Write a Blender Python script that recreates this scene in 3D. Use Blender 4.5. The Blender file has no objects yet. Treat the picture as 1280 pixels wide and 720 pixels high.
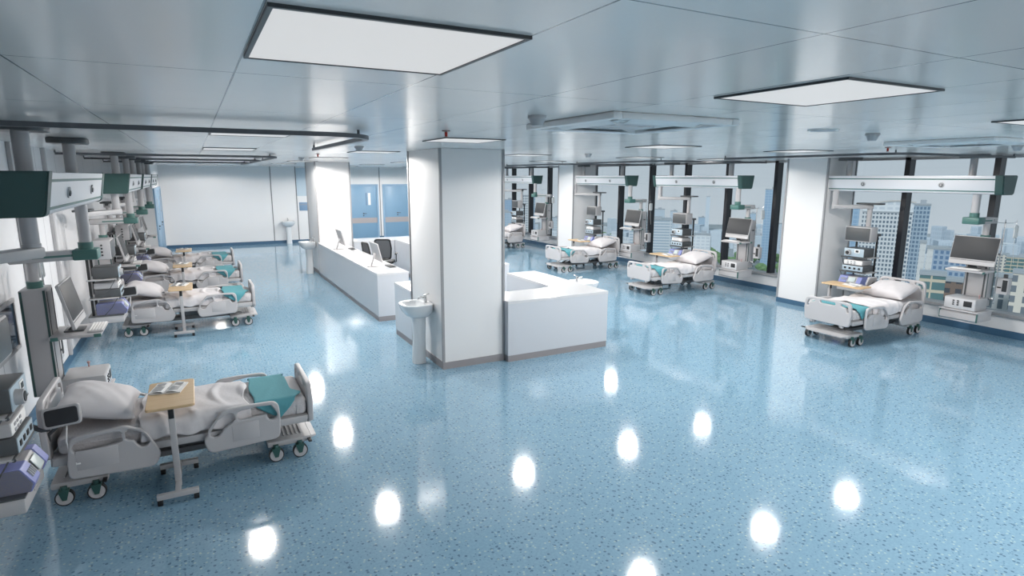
import bpy, bmesh, math, random
from mathutils import Vector, Matrix
PI = math.pi
random.seed(7)
S = bpy.context.scene
COL = S.collection
R_ = math.radians

# ------------------------------------------------------------------ materials
MATS = {}
def mat(name, col, rough=.5, metal=0., spec=.5, emit=None, est=0., noise=None, bump=None, coat=0.):
    if name in MATS: return MATS[name]
    m = bpy.data.materials.new(name); m.use_nodes = True
    nt = m.node_tree; b = nt.nodes['Principled BSDF']
    b.inputs['Base Color'].default_value = (*col, 1)
    b.inputs['Roughness'].default_value = rough
    b.inputs['Metallic'].default_value = metal
    b.inputs['Specular IOR Level'].default_value = spec
    if coat: b.inputs['Coat Weight'].default_value = coat
    if emit:
        b.inputs['Emission Color'].default_value = (*emit, 1); b.inputs['Emission Strength'].default_value = est
    if noise or bump:
        tc = nt.nodes.new('ShaderNodeTexCoord')
    if noise:
        sc, amt = noise
        n = nt.nodes.new('ShaderNodeTexNoise'); n.inputs['Scale'].default_value = sc; n.inputs['Detail'].default_value = 4
        nt.links.new(tc.outputs['Object'], n.inputs['Vector'])
        mx = nt.nodes.new('ShaderNodeMix'); mx.data_type = 'RGBA'
        mx.inputs['A'].default_value = (*[c * (1 - amt) for c in col], 1)
        mx.inputs['B'].default_value = (*[min(1, c * (1 + amt)) for c in col], 1)
        nt.links.new(n.outputs['Fac'], mx.inputs['Factor'])
        nt.links.new(mx.outputs['Result'], b.inputs['Base Color'])
    if bump:
        sc, st = bump
        n2 = nt.nodes.new('ShaderNodeTexNoise'); n2.inputs['Scale'].default_value = sc
        nt.links.new(tc.outputs['Object'], n2.inputs['Vector'])
        bp = nt.nodes.new('ShaderNodeBump'); bp.inputs['Strength'].default_value = st; bp.inputs['Distance'].default_value = .01
        nt.links.new(n2.outputs['Fac'], bp.inputs['Height']); nt.links.new(bp.outputs['Normal'], b.inputs['Normal'])
    MATS[name] = m
    return m

M_wallwhite = mat('wall paint white', (.76, .755, .76), .45, noise=(1.2, .02))
M_white = mat('white moulded plastic', (.50, .485, .495), .38)
M_panelwhite = mat('white laminate gloss', (.62, .62, .635), .18)
M_col = mat('column cladding white', (.75, .745, .75), .3)
M_counter = mat('counter gloss white', (.56, .58, .62), .10)
M_grey = mat('grey enamel', (.43, .42, .43), .42)
M_lgrey = mat('light grey enamel', (.44, .435, .445), .4)
M_pole = mat('pole paint', (.46, .45, .46), .3)
M_dgrey = mat('dark grey enamel', (.075, .08, .085), .4)
M_black = mat('black rubber', (.012, .012, .013), .5)
M_screen = mat('dark display glass', (.022, .024, .028), .5)
M_steel = mat('brushed steel', (.62, .63, .64), .25, metal=1.)
M_alu = mat('aluminium profile', (.78, .77, .79), .28, metal=.25)
M_green = mat('sea green enamel', (.06, .16, .145), .4)
M_dgreen = mat('deep green enamel', (.036, .085, .08), .4)
M_kick = mat('grey skirting', (.27, .255, .265), .5)
M_bbase = mat('blue vinyl skirting', (.045, .115, .20), .4)
M_teal = mat('teal cloth', (.10, .335, .385), .85, bump=(60, .15))
M_sheet = mat('white sheet', (.70, .675, .69), .9, bump=(30, .25))
M_matt = mat('mattress cover', (.56, .54, .55), .8, bump=(55, .6))
M_pillow = mat('pillow case', (.63, .605, .62), .9, bump=(9, .35))
M_paper = mat('white paper', (.82, .81, .80), .8)
M_print = mat('printed grey', (.35, .36, .38), .8)
M_purple = mat('lilac enamel', (.24, .27, .55), .4)
M_cyanp = mat('pale blue panel', (.42, .51, .58), .4)
M_bluedoor = mat('blue door laminate', (.20, .345, .49), .35)
M_bluefr = mat('blue door frame', (.27, .41, .56), .35)
M_beige = mat('taupe band', (.40, .36, .36), .5)
M_ceram = mat('white ceramic', (.72, .74, .76), .1)
M_seam = mat('dark joint', (.19, .19, .20), .5)
M_mull = mat('black aluminium mullion', (.012, .013, .018), .3)
M_sill = mat('stone sill', (.30, .30, .31), .4)
M_red = mat('red bulb', (.45, .03, .02), .3)
M_bag = mat('clear bag plastic', (.62, .65, .66), .25)
M_diff = mat('light diffuser', (.25, .25, .25), .5, emit=(1, .99, .98), est=.44)
M_lcd = mat('pale display', (.55, .62, .62), .3)
M_track = mat('track grey', (.10, .105, .115), .35)
M_mesh = mat('grey chair mesh', (.10, .105, .115), .7)
M_vent = mat('vent white', (.82, .82, .82), .35)

def wood():
    m = mat('maple laminate', (.62, .43, .24), .4)
    nt = m.node_tree; b = nt.nodes['Principled BSDF']
    tc = nt.nodes.new('ShaderNodeTexCoord'); mp = nt.nodes.new('ShaderNodeMapping'); mp.inputs['Scale'].default_value = (4, 40, 4)
    n = nt.nodes.new('ShaderNodeTexNoise'); n.inputs['Scale'].default_value = 1.; n.inputs['Detail'].default_value = 4
    r = nt.nodes.new('ShaderNodeValToRGB')
    r.color_ramp.elements[0].color = (.55, .36, .19, 1); r.color_ramp.elements[1].color = (.72, .53, .32, 1)
    nt.links.new(tc.outputs['Object'], mp.inputs['Vector']); nt.links.new(mp.outputs['Vector'], n.inputs['Vector'])
    nt.links.new(n.outputs['Fac'], r.inputs['Fac']); nt.links.new(r.outputs['Color'], b.inputs['Base Color'])
    return m
M_wood = wood()

def floor_mat():
    m = mat('speckled blue vinyl', (.16, .36, .55), .08, spec=.6)
    nt = m.node_tree; b = nt.nodes['Principled BSDF']
    tc = nt.nodes.new('ShaderNodeTexCoord')
    def L(a, i, c, j): nt.links.new(a.outputs[i], c.inputs[j])
    col = nt.nodes.new('ShaderNodeTexNoise'); col.inputs['Scale'].default_value = 55; col.inputs['Detail'].default_value = 3
    L(tc, 'Object', col, 'Vector')
    rmp = nt.nodes.new('ShaderNodeValToRGB')
    rmp.color_ramp.elements[0].position = .3; rmp.color_ramp.elements[0].color = (.20, .345, .465, 1)
    rmp.color_ramp.elements[1].position = .7; rmp.color_ramp.elements[1].color = (.25, .41, .53, 1)
    L(col, 'Fac', rmp, 'Fac')
    cur = (rmp, 'Color')
    for sc, th, keep, c in ((23., .27, .30, (.035, .085, .15, 1)), (26., .25, .32, (.46, .58, .55, 1)), (48., .30, .16, (.05, .12, .20, 1))):
        v = nt.nodes.new('ShaderNodeTexVoronoi'); v.voronoi_dimensions = '2D'; v.inputs['Scale'].default_value = sc
        mp = nt.nodes.new('ShaderNodeMapping'); mp.inputs['Location'].default_value = (sc * .37, sc * .11, 0)
        L(tc, 'Object', mp, 'Vector'); L(mp, 'Vector', v, 'Vector')
        lt = nt.nodes.new('ShaderNodeMath'); lt.operation = 'LESS_THAN'; lt.inputs[1].default_value = th * .8; L(v, 'Distance', lt, 0)
        sp = nt.nodes.new('ShaderNodeSeparateColor'); L(v, 'Color', sp, 'Color')
        lt2 = nt.nodes.new('ShaderNodeMath'); lt2.operation = 'LESS_THAN'; lt2.inputs[1].default_value = keep; L(sp, 'Red', lt2, 0)
        mu = nt.nodes.new('ShaderNodeMath'); mu.operation = 'MULTIPLY'; L(lt, 0, mu, 0); L(lt2, 0, mu, 1)
        mx = nt.nodes.new('ShaderNodeMix'); mx.data_type = 'RGBA'; mx.inputs['B'].default_value = c
        nt.links.new(cur[0].outputs[cur[1]], mx.inputs['A'])
        mf = nt.nodes.new('ShaderNodeMath'); mf.operation = 'MULTIPLY'; mf.inputs[1].default_value = .62; L(mu, 0, mf, 0)
        L(mf, 0, mx, 'Factor'); cur = (mx, 'Result')
    nt.links.new(cur[0].outputs[cur[1]], b.inputs['Base Color'])
    n = nt.nodes.new('ShaderNodeTexNoise'); n.inputs['Scale'].default_value = 9; n.inputs['Detail'].default_value = 3
    L(tc, 'Object', n, 'Vector')
    bp = nt.nodes.new('ShaderNodeBump'); bp.inputs['Strength'].default_value = .12; bp.inputs['Distance'].default_value = .004
    L(n, 'Fac', bp, 'Height'); L(bp, 'Normal', b, 'Normal')
    return m
M_floor = floor_mat()

def seam_mat(name, col, rough, lines, width, dark, spec=.5, big=None):
    """lines: list of (axis index, start, period)"""
    m = mat(name, col, rough, spec=spec)
    nt = m.node_tree; b = nt.nodes['Principled BSDF']
    g = nt.nodes.new('ShaderNodeNewGeometry'); sx = nt.nodes.new('ShaderNodeSeparateXYZ')
    nt.links.new(g.outputs['Position'], sx.inputs[0])
    acc = None
    for ax, st, per in lines:
        a = nt.nodes.new('ShaderNodeMath'); a.operation = 'SUBTRACT'; a.inputs[1].default_value = st - per * .5
        nt.links.new(sx.outputs[ax], a.inputs[0])
        f = nt.nodes.new('ShaderNodeMath'); f.operation = 'FLOORED_MODULO'; f.inputs[1].default_value = per
        nt.links.new(a.outputs[0], f.inputs[0])
        c = nt.nodes.new('ShaderNodeMath'); c.operation = 'COMPARE'; c.inputs[1].default_value = per * .5; c.inputs[2].default_value = width
        nt.links.new(f.outputs[0], c.inputs[0])
        if acc is None: acc = c
        else:
            mx = nt.nodes.new('ShaderNodeMath'); mx.operation = 'MAXIMUM'
            nt.links.new(acc.outputs[0], mx.inputs[0]); nt.links.new(c.outputs[0], mx.inputs[1]); acc = mx
    mix = nt.nodes.new('ShaderNodeMix'); mix.data_type = 'RGBA'
    mix.inputs['A'].default_value = (*col, 1); mix.inputs['B'].default_value = (*dark, 1)
    nt.links.new(acc.outputs[0], mix.inputs['Factor']); nt.links.new(mix.outputs['Result'], b.inputs['Base Color'])
    if big:
        n = nt.nodes.new('ShaderNodeTexNoise'); n.inputs['Scale'].default_value = big[0]; n.inputs['Detail'].default_value = 5
        mp = nt.nodes.new('ShaderNodeMapRange'); mp.inputs['To Min'].default_value = rough - big[1]; mp.inputs['To Max'].default_value = rough + big[1]
        nt.links.new(g.outputs['Position'], n.inputs['Vector']); nt.links.new(n.outputs['Fac'], mp.inputs['Value'])
        nt.links.new(mp.outputs['Result'], b.inputs['Roughness'])
    return m
M_ceil = seam_mat('ceiling panels', (.88, .84, .81), .18, [(0, .155, .594), (1, .96, 1.25)], .003, (.22, .225, .23), big=(1.4, .04))
M_wallL = seam_mat('wall cladding', (.74, .735, .75), .4, [(1, 7.74, 1.2)], .006, (.26, .26, .27))

def glass_mat():
    m = bpy.data.materials.new('window glass'); m.use_nodes = True
    nt = m.node_tree; nt.nodes.clear()
    o = nt.nodes.new('ShaderNodeOutputMaterial'); t = nt.nodes.new('ShaderNodeBsdfTransparent'); t.inputs[0].default_value = (.90, .93, .95, 1)
    g = nt.nodes.new('ShaderNodeBsdfGlossy'); g.inputs['Roughness'].default_value = .02
    f = nt.nodes.new('ShaderNodeFresnel'); f.inputs['IOR'].default_value = 1.35
    mx = nt.nodes.new('ShaderNodeMixShader')
    gm = nt.nodes.new('ShaderNodeNewGeometry'); iv = nt.nodes.new('ShaderNodeMath'); iv.operation = 'SUBTRACT'; iv.inputs[0].default_value = 1.
    ml = nt.nodes.new('ShaderNodeMath'); ml.operation = 'MULTIPLY'
    nt.links.new(gm.outputs['Backfacing'], iv.inputs[1]); nt.links.new(iv.outputs[0], ml.inputs[0]); nt.links.new(f.outputs[0], ml.inputs[1])
    nt.links.new(ml.outputs[0], mx.inputs[0]); nt.links.new(t.outputs[0], mx.inputs[1]); nt.links.new(g.outputs[0], mx.inputs[2])
    nt.links.new(mx.outputs[0], o.inputs['Surface'])
    return m
M_glass = glass_mat()
M_darkglass = mat('observation window glass', (.03, .06, .10), .06, spec=.9)

# ------------------------------------------------------------------ mesh builder
class MB:
    def __init__(s): s.bm = bmesh.new(); s.mi = 0
    def _fin(s, faces):
        for f in faces: f.material_index = s.mi
    def box(s, c, d, bev=0., rz=0., ry=0., seg=2):
        r = bmesh.ops.create_cube(s.bm, size=1.)
        vs = r['verts']
        Mx = Matrix.Translation(c) @ Matrix.Rotation(rz, 4, 'Z') @ Matrix.Rotation(ry, 4, 'Y') @ Matrix.Diagonal((*d, 1))
        bmesh.ops.transform(s.bm, matrix=Mx, verts=vs)
        fs = set(f for v in vs for f in v.link_faces)
        if bev:
            es = list(set(e for v in vs for e in v.link_edges))
            rr = bmesh.ops.bevel(s.bm, geom=es, offset=min(bev, min(d) * .45), segments=seg, profile=.5, affect='EDGES')
            fs = set(rr['faces']) | set(f for f in fs if f.is_valid)
            for v in rr['verts']:
                fs |= set(v.link_faces)
        s._fin(fs); return s
    def cyl(s, p0, p1, r0, r1=None, seg=20, caps=True):
        r1 = r0 if r1 is None else r1
        p0 = Vector(p0); p1 = Vector(p1); d = p1 - p0
        Mx = Matrix.Translation((p0 + p1) / 2) @ d.to_track_quat('Z', 'Y').to_matrix().to_4x4()
        r = bmesh.ops.create_cone(s.bm, cap_ends=caps, segments=seg, radius1=r0, radius2=r1, depth=d.length, matrix=Mx)
        s._fin(set(f for v in r['verts'] for f in v.link_faces)); return s
    def sphere(s, c, r, sc=(1, 1, 1), seg=14):
        rr = bmesh.ops.create_uvsphere(s.bm, u_segments=seg, v_segments=max(6, seg // 2), radius=r, matrix=Matrix.Translation(c) @ Matrix.Diagonal((*sc, 1)))
        s._fin(set(f for v in rr['verts'] for f in v.link_faces)); return s
    def ico(s, c, r, sub=1, sc=(1, 1, 1)):
        rr = bmesh.ops.create_icosphere(s.bm, subdivisions=sub, radius=r, matrix=Matrix.Translation(c) @ Matrix.Diagonal((*sc, 1)))
        s._fin(set(f for v in rr['verts'] for f in v.link_faces)); return rr['verts']
    def loft(s, rings, cap0=True, cap1=True, close=True):
        vr = [[s.bm.verts.new(p) for p in ring] for ring in rings]
        n = len(vr[0]); fs = []
        for a, b in zip(vr, vr[1:]):
            for i in range(n if close else n - 1):
                j = (i + 1) % n
                fs.append(s.bm.faces.new((a[i], a[j], b[j], b[i])))
        if cap0: fs.append(s.bm.faces.new(vr[0][::-1]))
        if cap1: fs.append(s.bm.faces.new(vr[-1]))
        s._fin(fs); return s
    def tube(s, pts, r, seg=8):
        pts = [Vector(p) for p in pts]; rings = []
        up = Vector((0, 0, 1))
        for i, p in enumerate(pts):
            t = (pts[min(i + 1, len(pts) - 1)] - pts[max(i - 1, 0)]).normalized()
            a = up if abs(t.dot(up)) < .95 else Vector((1, 0, 0))
            u = t.cross(a).normalized(); v = u.cross(t).normalized()
            rings.append([p + (u * math.cos(2 * PI * k / seg) + v * math.sin(2 * PI * k / seg)) * r for k in range(seg)])
        return s.loft(rings)
    def sweep(s, pts, w, h):
        pts = [Vector(p) for p in pts]; rings = []
        for i, p in enumerate(pts):
            t = (pts[min(i + 1, len(pts) - 1)] - pts[max(i - 1, 0)]).normalized()
            u = t.cross(Vector((0, 0, 1))).normalized()
            rings.append([p + u * a + Vector((0, 0, b)) for a, b in ((-w / 2, -h / 2), (w / 2, -h / 2), (w / 2, h / 2), (-w / 2, h / 2))])
        return s.loft(rings)
    def prism(s, poly, fn0, fn1):
        return s.loft([[fn0(*p) for p in poly], [fn1(*p) for p in poly]])
    def mesh(s, m, T=None):
        if T is not None: m.transform(T)
        n0 = len(s.bm.faces)
        s.bm.from_mesh(m); s.bm.faces.ensure_lookup_table()
        for f in s.bm.faces[n0:]: f.material_index = s.mi
        return s
    def grid(s, nu, nv, fn):
        vs = [[s.bm.verts.new(fn(i / (nu - 1), j / (nv - 1))) for j in range(nv)] for i in range(nu)]
        fs = []
        for i in range(nu - 1):
            for j in range(nv - 1):
                fs.append(s.bm.faces.new((vs[i][j], vs[i + 1][j], vs[i + 1][j + 1], vs[i][j + 1])))
        s._fin(fs); return s
    def data(s, name, mats, smooth=40):
        bmesh.ops.recalc_face_normals(s.bm, faces=s.bm.faces[:])
        me = bpy.data.meshes.new(name); s.bm.to_mesh(me); s.bm.free()
        for m in (mats if isinstance(mats, (list, tuple)) else [mats]): me.materials.append(m)
        if smooth:
            me.shade_smooth(); me.set_sharp_from_angle(angle=R_(smooth))
        return me
    def build(s, name, mats, parent=None, smooth=40):
        o = bpy.data.objects.new(name, s.data(name, mats, smooth)); COL.objects.link(o)
        if parent: o.parent = parent
        return o

def tag(o, label=None, cat=None, group=None, kind=None):
    if label: o['label'] = label
    if cat: o['category'] = cat
    if group: o['group'] = group
    if kind: o['kind'] = kind
    return o
def empty(name, label=None, cat=None, loc=(0, 0, 0), rz=0., group=None):
    o = bpy.data.objects.new(name, None); COL.objects.link(o); o.location = loc; o.rotation_euler = (0, 0, rz)
    o.empty_display_size = .1
    return tag(o, label, cat, group)
KIDS = {}
def copy_tree(o, parent=None):
    c = o.copy(); COL.objects.link(c)
    if parent: c.parent = parent
    for ch in [x for x in ALL_CHILD(o)]: copy_tree(ch, c)
    return c
def ALL_CHILD(o): return [x for x in COL.objects if x.parent == o]
PROTO = {}
def place(kind, maker, loc, rz, label, group, cat):
    """first call moves the built one itself, later ones copy it with its parts"""
    if kind not in PROTO:
        o = PROTO[kind] = maker()
    else:
        o = copy_tree(PROTO[kind])
    o.location = loc; o.rotation_euler = (0, 0, rz)
    tag(o, label, cat, group); return o
def struct(name, mb, m, smooth=0):
    return tag(mb.build(name, m, None, smooth), kind='structure')

def rounded(poly, r, n=5):
    """round the corners of a 2D polygon; r number or list"""
    out = []; N = len(poly)
    for i, p in enumerate(poly):
        p = Vector(p); a = Vector(poly[i - 1]); b = Vector(poly[(i + 1) % N])
        rr = r[i] if isinstance(r, (list, tuple)) else r
        da = (a - p); db = (b - p)
        ang = da.angle(db)
        if rr <= 0 or ang > PI - .02: out.append(tuple(p)); continue
        t = min(rr / math.tan(ang / 2), da.length * .49, db.length * .49)
        p0 = p + da.normalized() * t; p1 = p + db.normalized() * t
        for k in range(n + 1):
            u = k / n
            q = p0 * (1 - u) ** 2 + p * 2 * u * (1 - u) + p1 * u * u
            out.append((q.x, q.y))
    return out
def slot(pts, w, n=5):
    """a rounded slot following a 2D polyline"""
    pts = [Vector(p) for p in pts]; L = []; Rr = []
    for i, p in enumerate(pts):
        t = (pts[min(i + 1, len(pts) - 1)] - pts[max(i - 1, 0)]).normalized(); nrm = Vector((-t.y, t.x))
        L.append(p + nrm * w / 2); Rr.append(p - nrm * w / 2)
    t0 = (pts[0] - pts[1]).normalized(); t1 = (pts[-1] - pts[-2]).normalized()
    def capf(c, t):
        nrm = Vector((-t.y, t.x)); return [c + (nrm * math.cos(a) + t * math.sin(a)) * w / 2 for a in [PI * k / n for k in range(1, n)]]
    out = L + capf(pts[-1], t1) + Rr[::-1] + capf(pts[0], t0)
    return [(q.x, q.y) for q in out]
def holed(outer, holes, thick, bev=.008):
    """a plate with rounded edges and through slots (in XY, thickness along Z), as mesh data"""
    cu = bpy.data.curves.new('plate', 'CURVE'); cu.dimensions = '2D'; cu.fill_mode = 'BOTH'
    cu.extrude = thick / 2 - bev; cu.bevel_depth = bev; cu.bevel_resolution = 2; cu.offset = -bev
    for poly in [outer] + holes:
        sp = cu.splines.new('POLY'); sp.points.add(len(poly) - 1); sp.use_cyclic_u = True
        for pt, q in zip(sp.points, poly): pt.co = (q[0], q[1], 0, 1)
    o = bpy.data.objects.new('plate', cu); COL.objects.link(o)
    dg = bpy.context.evaluated_depsgraph_get(); dg.update()
    me = bpy.data.meshes.new_from_object(o.evaluated_get(dg))
    bpy.data.objects.remove(o); bpy.data.curves.remove(cu)
    return me
XZ = Matrix(((1, 0, 0, 0), (0, 0, -1, 0), (0, 1, 0, 0), (0, 0, 0, 1)))      # plate XY -> world XZ
YZ = Matrix(((0, 0, 1, 0), (1, 0, 0, 0), (0, 1, 0, 0), (0, 0, 0, 1)))       # plate XY -> world YZ

# ------------------------------------------------------------------ room constants
XL, XR, YF, YB, H = -1.6, 10.85, -3.0, 22.95, 2.75
CAMH = 2.42

# ------------------------------------------------------------------ setting
mb = MB(); mb.box(((XL + XR) / 2, (YF + YB) / 2, -.05), (XR - XL + .6, YB - YF + .4, .1)); struct('floor', mb, M_floor)
mb = MB(); mb.box(((XL + XR) / 2, (YF + YB) / 2, H + .05), (XR - XL + .6, YB - YF + .4, .1)); struct('ceiling', mb, M_ceil)
mb = MB(); mb.box((XL - .1, (YF + YB) / 2, H / 2), (.2, YB - YF, H)); struct('wall_left', mb, M_wallL)
mb = MB(); mb.box(((XL + XR) / 2, YB + .1, H / 2), (XR - XL + .4, .2, H)); struct('wall_back', mb, M_wallwhite)
mb = MB(); mb.box(((XL + XR) / 2, YF - .1, H / 2), (XR - XL + .4, .2, H)); struct('wall_front', mb, M_wallwhite)
mb = MB(); mb.box(((XL - .93) / 2, 20.8, H / 2), (-.93 - XL, 4.28, H)); struct('wall_left_store', mb, M_wallwhite)
# windows along the right: low wall, sill, mullions, glass
mb = MB(); mb.box((XR + .1, (YF + YB) / 2, .16), (.2, YB - YF, .32)); struct('wall_right', mb, M_wallwhite)
mb = MB(); mb.box((XR + .07, (YF + YB) / 2, .345), (.28, YB - YF, .05), .008); struct('window_1_sill', mb, M_sill)
k = 0
ys = [4.65 + 1.308 * i for i in range(-5, 14)]
for i, y in enumerate(ys):
    mb = MB(); mb.box((XR + .10, y, (H + .36) / 2), (.16, .085, H - .36)); struct('mullion_%d' % (i + 1), mb, M_mull)
mb = MB(); mb.box((XR + .10, (YF + YB) / 2, H - .02), (.16, YB - YF, .04)); struct('window_1_head', mb, M_lgrey)
yy = [YF] + ys + [YB]
for i in range(len(yy) - 1):
    a, b = yy[i] + .0425, yy[i + 1] - .0425
    if b - a < .1: continue
    mb = MB(); mb.box((XR + .12, (a + b) / 2, (H + .33) / 2), (.008, b - a, H - .41)); struct('window_%d' % (i + 1), mb, M_glass)
# baseboards
mb = MB(); mb.box((XR - .006, (YF + YB) / 2, .055), (.012, YB - YF, .11), .003); struct('baseboard_right', mb, M_bbase)
mb = MB(); mb.box(((-.93 + XR) / 2, YB - .006, .055), (XR + .93, .012, .11), .003); struct('baseboard_back', mb, M_bbase)
mb = MB(); mb.box((XL + .006, (YF + 18.6) / 2, .055), (.012, 18.6 - YF, .11), .003); struct('baseboard_left', mb, M_bbase)
# columns
def column(n, x0, x1, y0, y1, base, corners=True):
    mb = MB(); mb.box(((x0 + x1) / 2, (y0 + y1) / 2, H / 2), (x1 - x0, y1 - y0, H), .006); struct('column_%d' % n, mb, M_col)
    mb = MB()
    mb.box(((x0 + x1) / 2, y0 - .005, .045), (x1 - x0 + .02, .01, .09)); mb.box(((x0 + x1) / 2, y1 + .005, .045), (x1 - x0 + .02, .01, .09))
    mb.box((x0 - .005, (y0 + y1) / 2, .045), (.01, y1 - y0, .09)); mb.box((x1 + .005, (y0 + y1) / 2, .045), (.01, y1 - y0, .09))
    struct('baseboard_column_%d' % n, mb, base)
    if corners:
        mb = MB()
        for x, y in ((x0, y0), (x1, y0), (x0, y1), (x1, y1)):
            mb.box((x, y, .09 + (H - .09) / 2), (.03, .03, H - .09))
        struct('trim_%d' % n, mb, mat('corner trim', (.30, .30, .31), .4))
column(1, 2.64, 3.49, 6.78, 7.96, M_kick)
column(2, 2.64, 3.45, 14.95, 16.25, M_kick)
column(3, 10.03, 10.84, 6.84, 7.66, M_bbase)
column(4, 10.03, 10.84, 14.92, 15.74, M_bbase)
# back wall seams
for i, x in enumerate((2.50, 3.35, 6.43)):
    mb = MB(); mb.box((x, YB - .006, (H + .11) / 2), (.025, .012, H - .11)); struct('trim_%d' % (i + 11), mb, M_seam)
# wall seam covers of the left wall
for i, y in enumerate((7.74, 9.32)):
    mb = MB(); mb.box((XL + .02, y, (H + .11) / 2), (.04, .07, H - .11), .005); struct('trim_%d' % (i + 21), mb, M_grey)
# observation window of the left wall
mb = MB(); mb.box((XL + .006, 6.2, 1.035), (.012, 1.7, .43)); w1 = struct('window_31', mb, M_darkglass)
mb = MB()
for z in (.81, 1.26): mb.box((XL + .012, 6.2, z), (.024, 1.78, .035))
for y in (5.335, 7.065): mb.box((XL + .012, y, 1.035), (.024, .035, .43))
struct('window_31_frame', mb, M_lgrey)

def wall_door(n, face, a0, a1, h, leaves=1, along='x', hand=1, vision=True, band=True):
    """a blue door with its frame in a wall; face = coordinate of the wall face"""
    sgn = -1 if along == 'x' else 1
    def P(a, d, z): return (a, face - d, z) if along == 'x' else (face + d, a, z)
    def D(a, d, z): return (a, d, z) if along == 'x' else (d, a, z)
    mb = MB(); fw = .07
    mb.box(P(a0 + fw / 2, .02, h / 2), D(fw, .04, h), .004); mb.box(P(a1 - fw / 2, .02, h / 2), D(fw, .04, h), .004)
    mb.box(P((a0 + a1) / 2, .02, h - fw / 2), D(a1 - a0 - 2 * fw, .04, fw), .004)
    fr = struct('door_%d_frame' % n, mb, M_bluefr)
    r = empty('door_%d' % n, loc=P((a0 + a1) / 2, 0, 0)); r['kind'] = 'structure'
    W = (a1 - a0 - 2 * fw) / leaves
    for i in range(leaves):
        c = a0 + fw + W * (i + .5)
        def Q(a, d, z):
            q = P(a, d, z); o = r.location; return (q[0] - o.x, q[1] - o.y, q[2])
        mb = MB(); mb.box(Q(c, .012, (h - fw) / 2 + .004), D(W - .008, .024, h - fw - .01), .003)
        lf = mb.build('door_leaf', M_bluedoor, r)
        if band:
            mb = MB(); mb.box(Q(c, .0265, .735), D(W - .01, .005, .20)); mb.build('push_band', M_beige, r)
        if vision:
            v = c + hand * W * .22
            mb = MB(); mb.box(Q(v, .026, 1.55), D(.10, .006, .46)); mb.build('vision_pane', M_paper, r)
            mb = MB(); mb.box(Q(v - hand * .12, .026, 1.55), D(.03, .006, .48)); mb.build('vision_frame', mat('blue grey', (.12, .2, .32), .4), r)
        hx = c - hand * W * .02
        mb = MB(); mb.cyl(Q(hx, .024, 1.0), Q(hx, .05, 1.0), .022, seg=12); mb.cyl(Q(hx, .024, .92), Q(hx, .04, .92), .022, seg=12)
        mb.box(Q(hx + hand * .06, .055, 1.0), D(.13, .015, .018), .004); mb.build('handle', M_dgrey, r)
    return r
wall_door(1, YB, 5.2, 6.36, 2.11, hand=1)
wall_door(2, YB, 6.53, 7.72, 2.11, hand=1, vision=False)
wall_door(3, -.93, 18.75, 22.5, 2.08, leaves=2, along='y', hand=1, vision=True, band=False)
mb = MB(); mb.box((3.575, YB - .01, 1.32), (.30, .02, .30), .003)
o = mb.build('notice_board', mat('dusty blue board', (.18, .29, .44), .5)); tag(o, 'small dusty blue notice board on the back wall beside the far column', 'notice board')
mb = MB(); mb.box((0, -.002, .15), (.30, .016, .045)); c_ = mb.build('header_strip', mat('grey strip', (.25, .30, .38), .5), o); c_.location = (3.575, YB - .012, 1.24)
mb = MB(); mb.box((3.55, YB - .006, 2.2), (.36, .012, 1.0)); struct('window_41', mb, mat('pale blue glazing', (.50, .60, .68), .2))

# ------------------------------------------------------------------ ceiling lights
def make_light():
    r = empty('ceiling_light')
    mb = MB(); w, t = .58, .011
    for s in (-1, 1):
        mb.box((s * (w / 2), 0, -.004), (t, w + t, .008)); mb.box((0, s * (w / 2), -.004), (w - t, t, .008))
    mb.build('frame', mat('light frame', (.04, .045, .05), .4), r)
    mb = MB(); mb.box((0, 0, -.003), (w - t, w - t, .005)); mb.build('diffuser', M_diff, r)
    return r
CX = [.455, 2.27, 4.70, 7.0, 8.95]; RY = [-1.9, 1.6, 5.22, 8.35, 11.45, 14.4, 17.5, 20.6]  # row behind the camera is unseen, added to brighten ceiling and floor
colw = ['in the column of lights over the wall row of beds', 'in the column of lights beside the square columns', 'in the column of lights over the nurse station',
        'in the open aisle column of lights', 'in the column of lights over the window beds']
roww = ['added', 'first', 'second', 'third', 'fourth', 'fifth', 'sixth', 'last']
LAMP = 125.
for j, y in enumerate(RY):
    for i, x in enumerate(CX):
        if i == 2 and j == 1: x = 4.57
        if j == 1 and i == 4: continue
        o = place('light', make_light, (x, y, H), 0, '%s square ceiling light panel %s' % (roww[j], colw[i]), 'square ceiling light panels', 'ceiling light')
        if (j < 3 and i < 1) or (j < 1 and i in (0, 1, 4)) or (j == 1 and i < 2) or (i == 0 and 3 < j < 7) or (i == 1 and (j == 2 or j > 5)): continue
        nm = 'added unseen fill lamp' if j == 0 else 'window row lamp' if i == 4 else ('aisle lamp' if i == 3 else 'panel lamp')
        ld = bpy.data.lights.get(nm) or bpy.data.lights.new(nm, 'SPOT')
        ld.energy = LAMP * (1.6 if j == 0 else .42 if i == 4 else .8 if i == 3 else 1); ld.spot_size = R_(172); ld.spot_blend = .12; ld.shadow_soft_size = .135; ld.color = (1., .955, .905)
        l = bpy.data.objects.new('panel_lamp', ld); COL.objects.link(l); l.parent = o; l.location = (0, 0, -.06)

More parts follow.
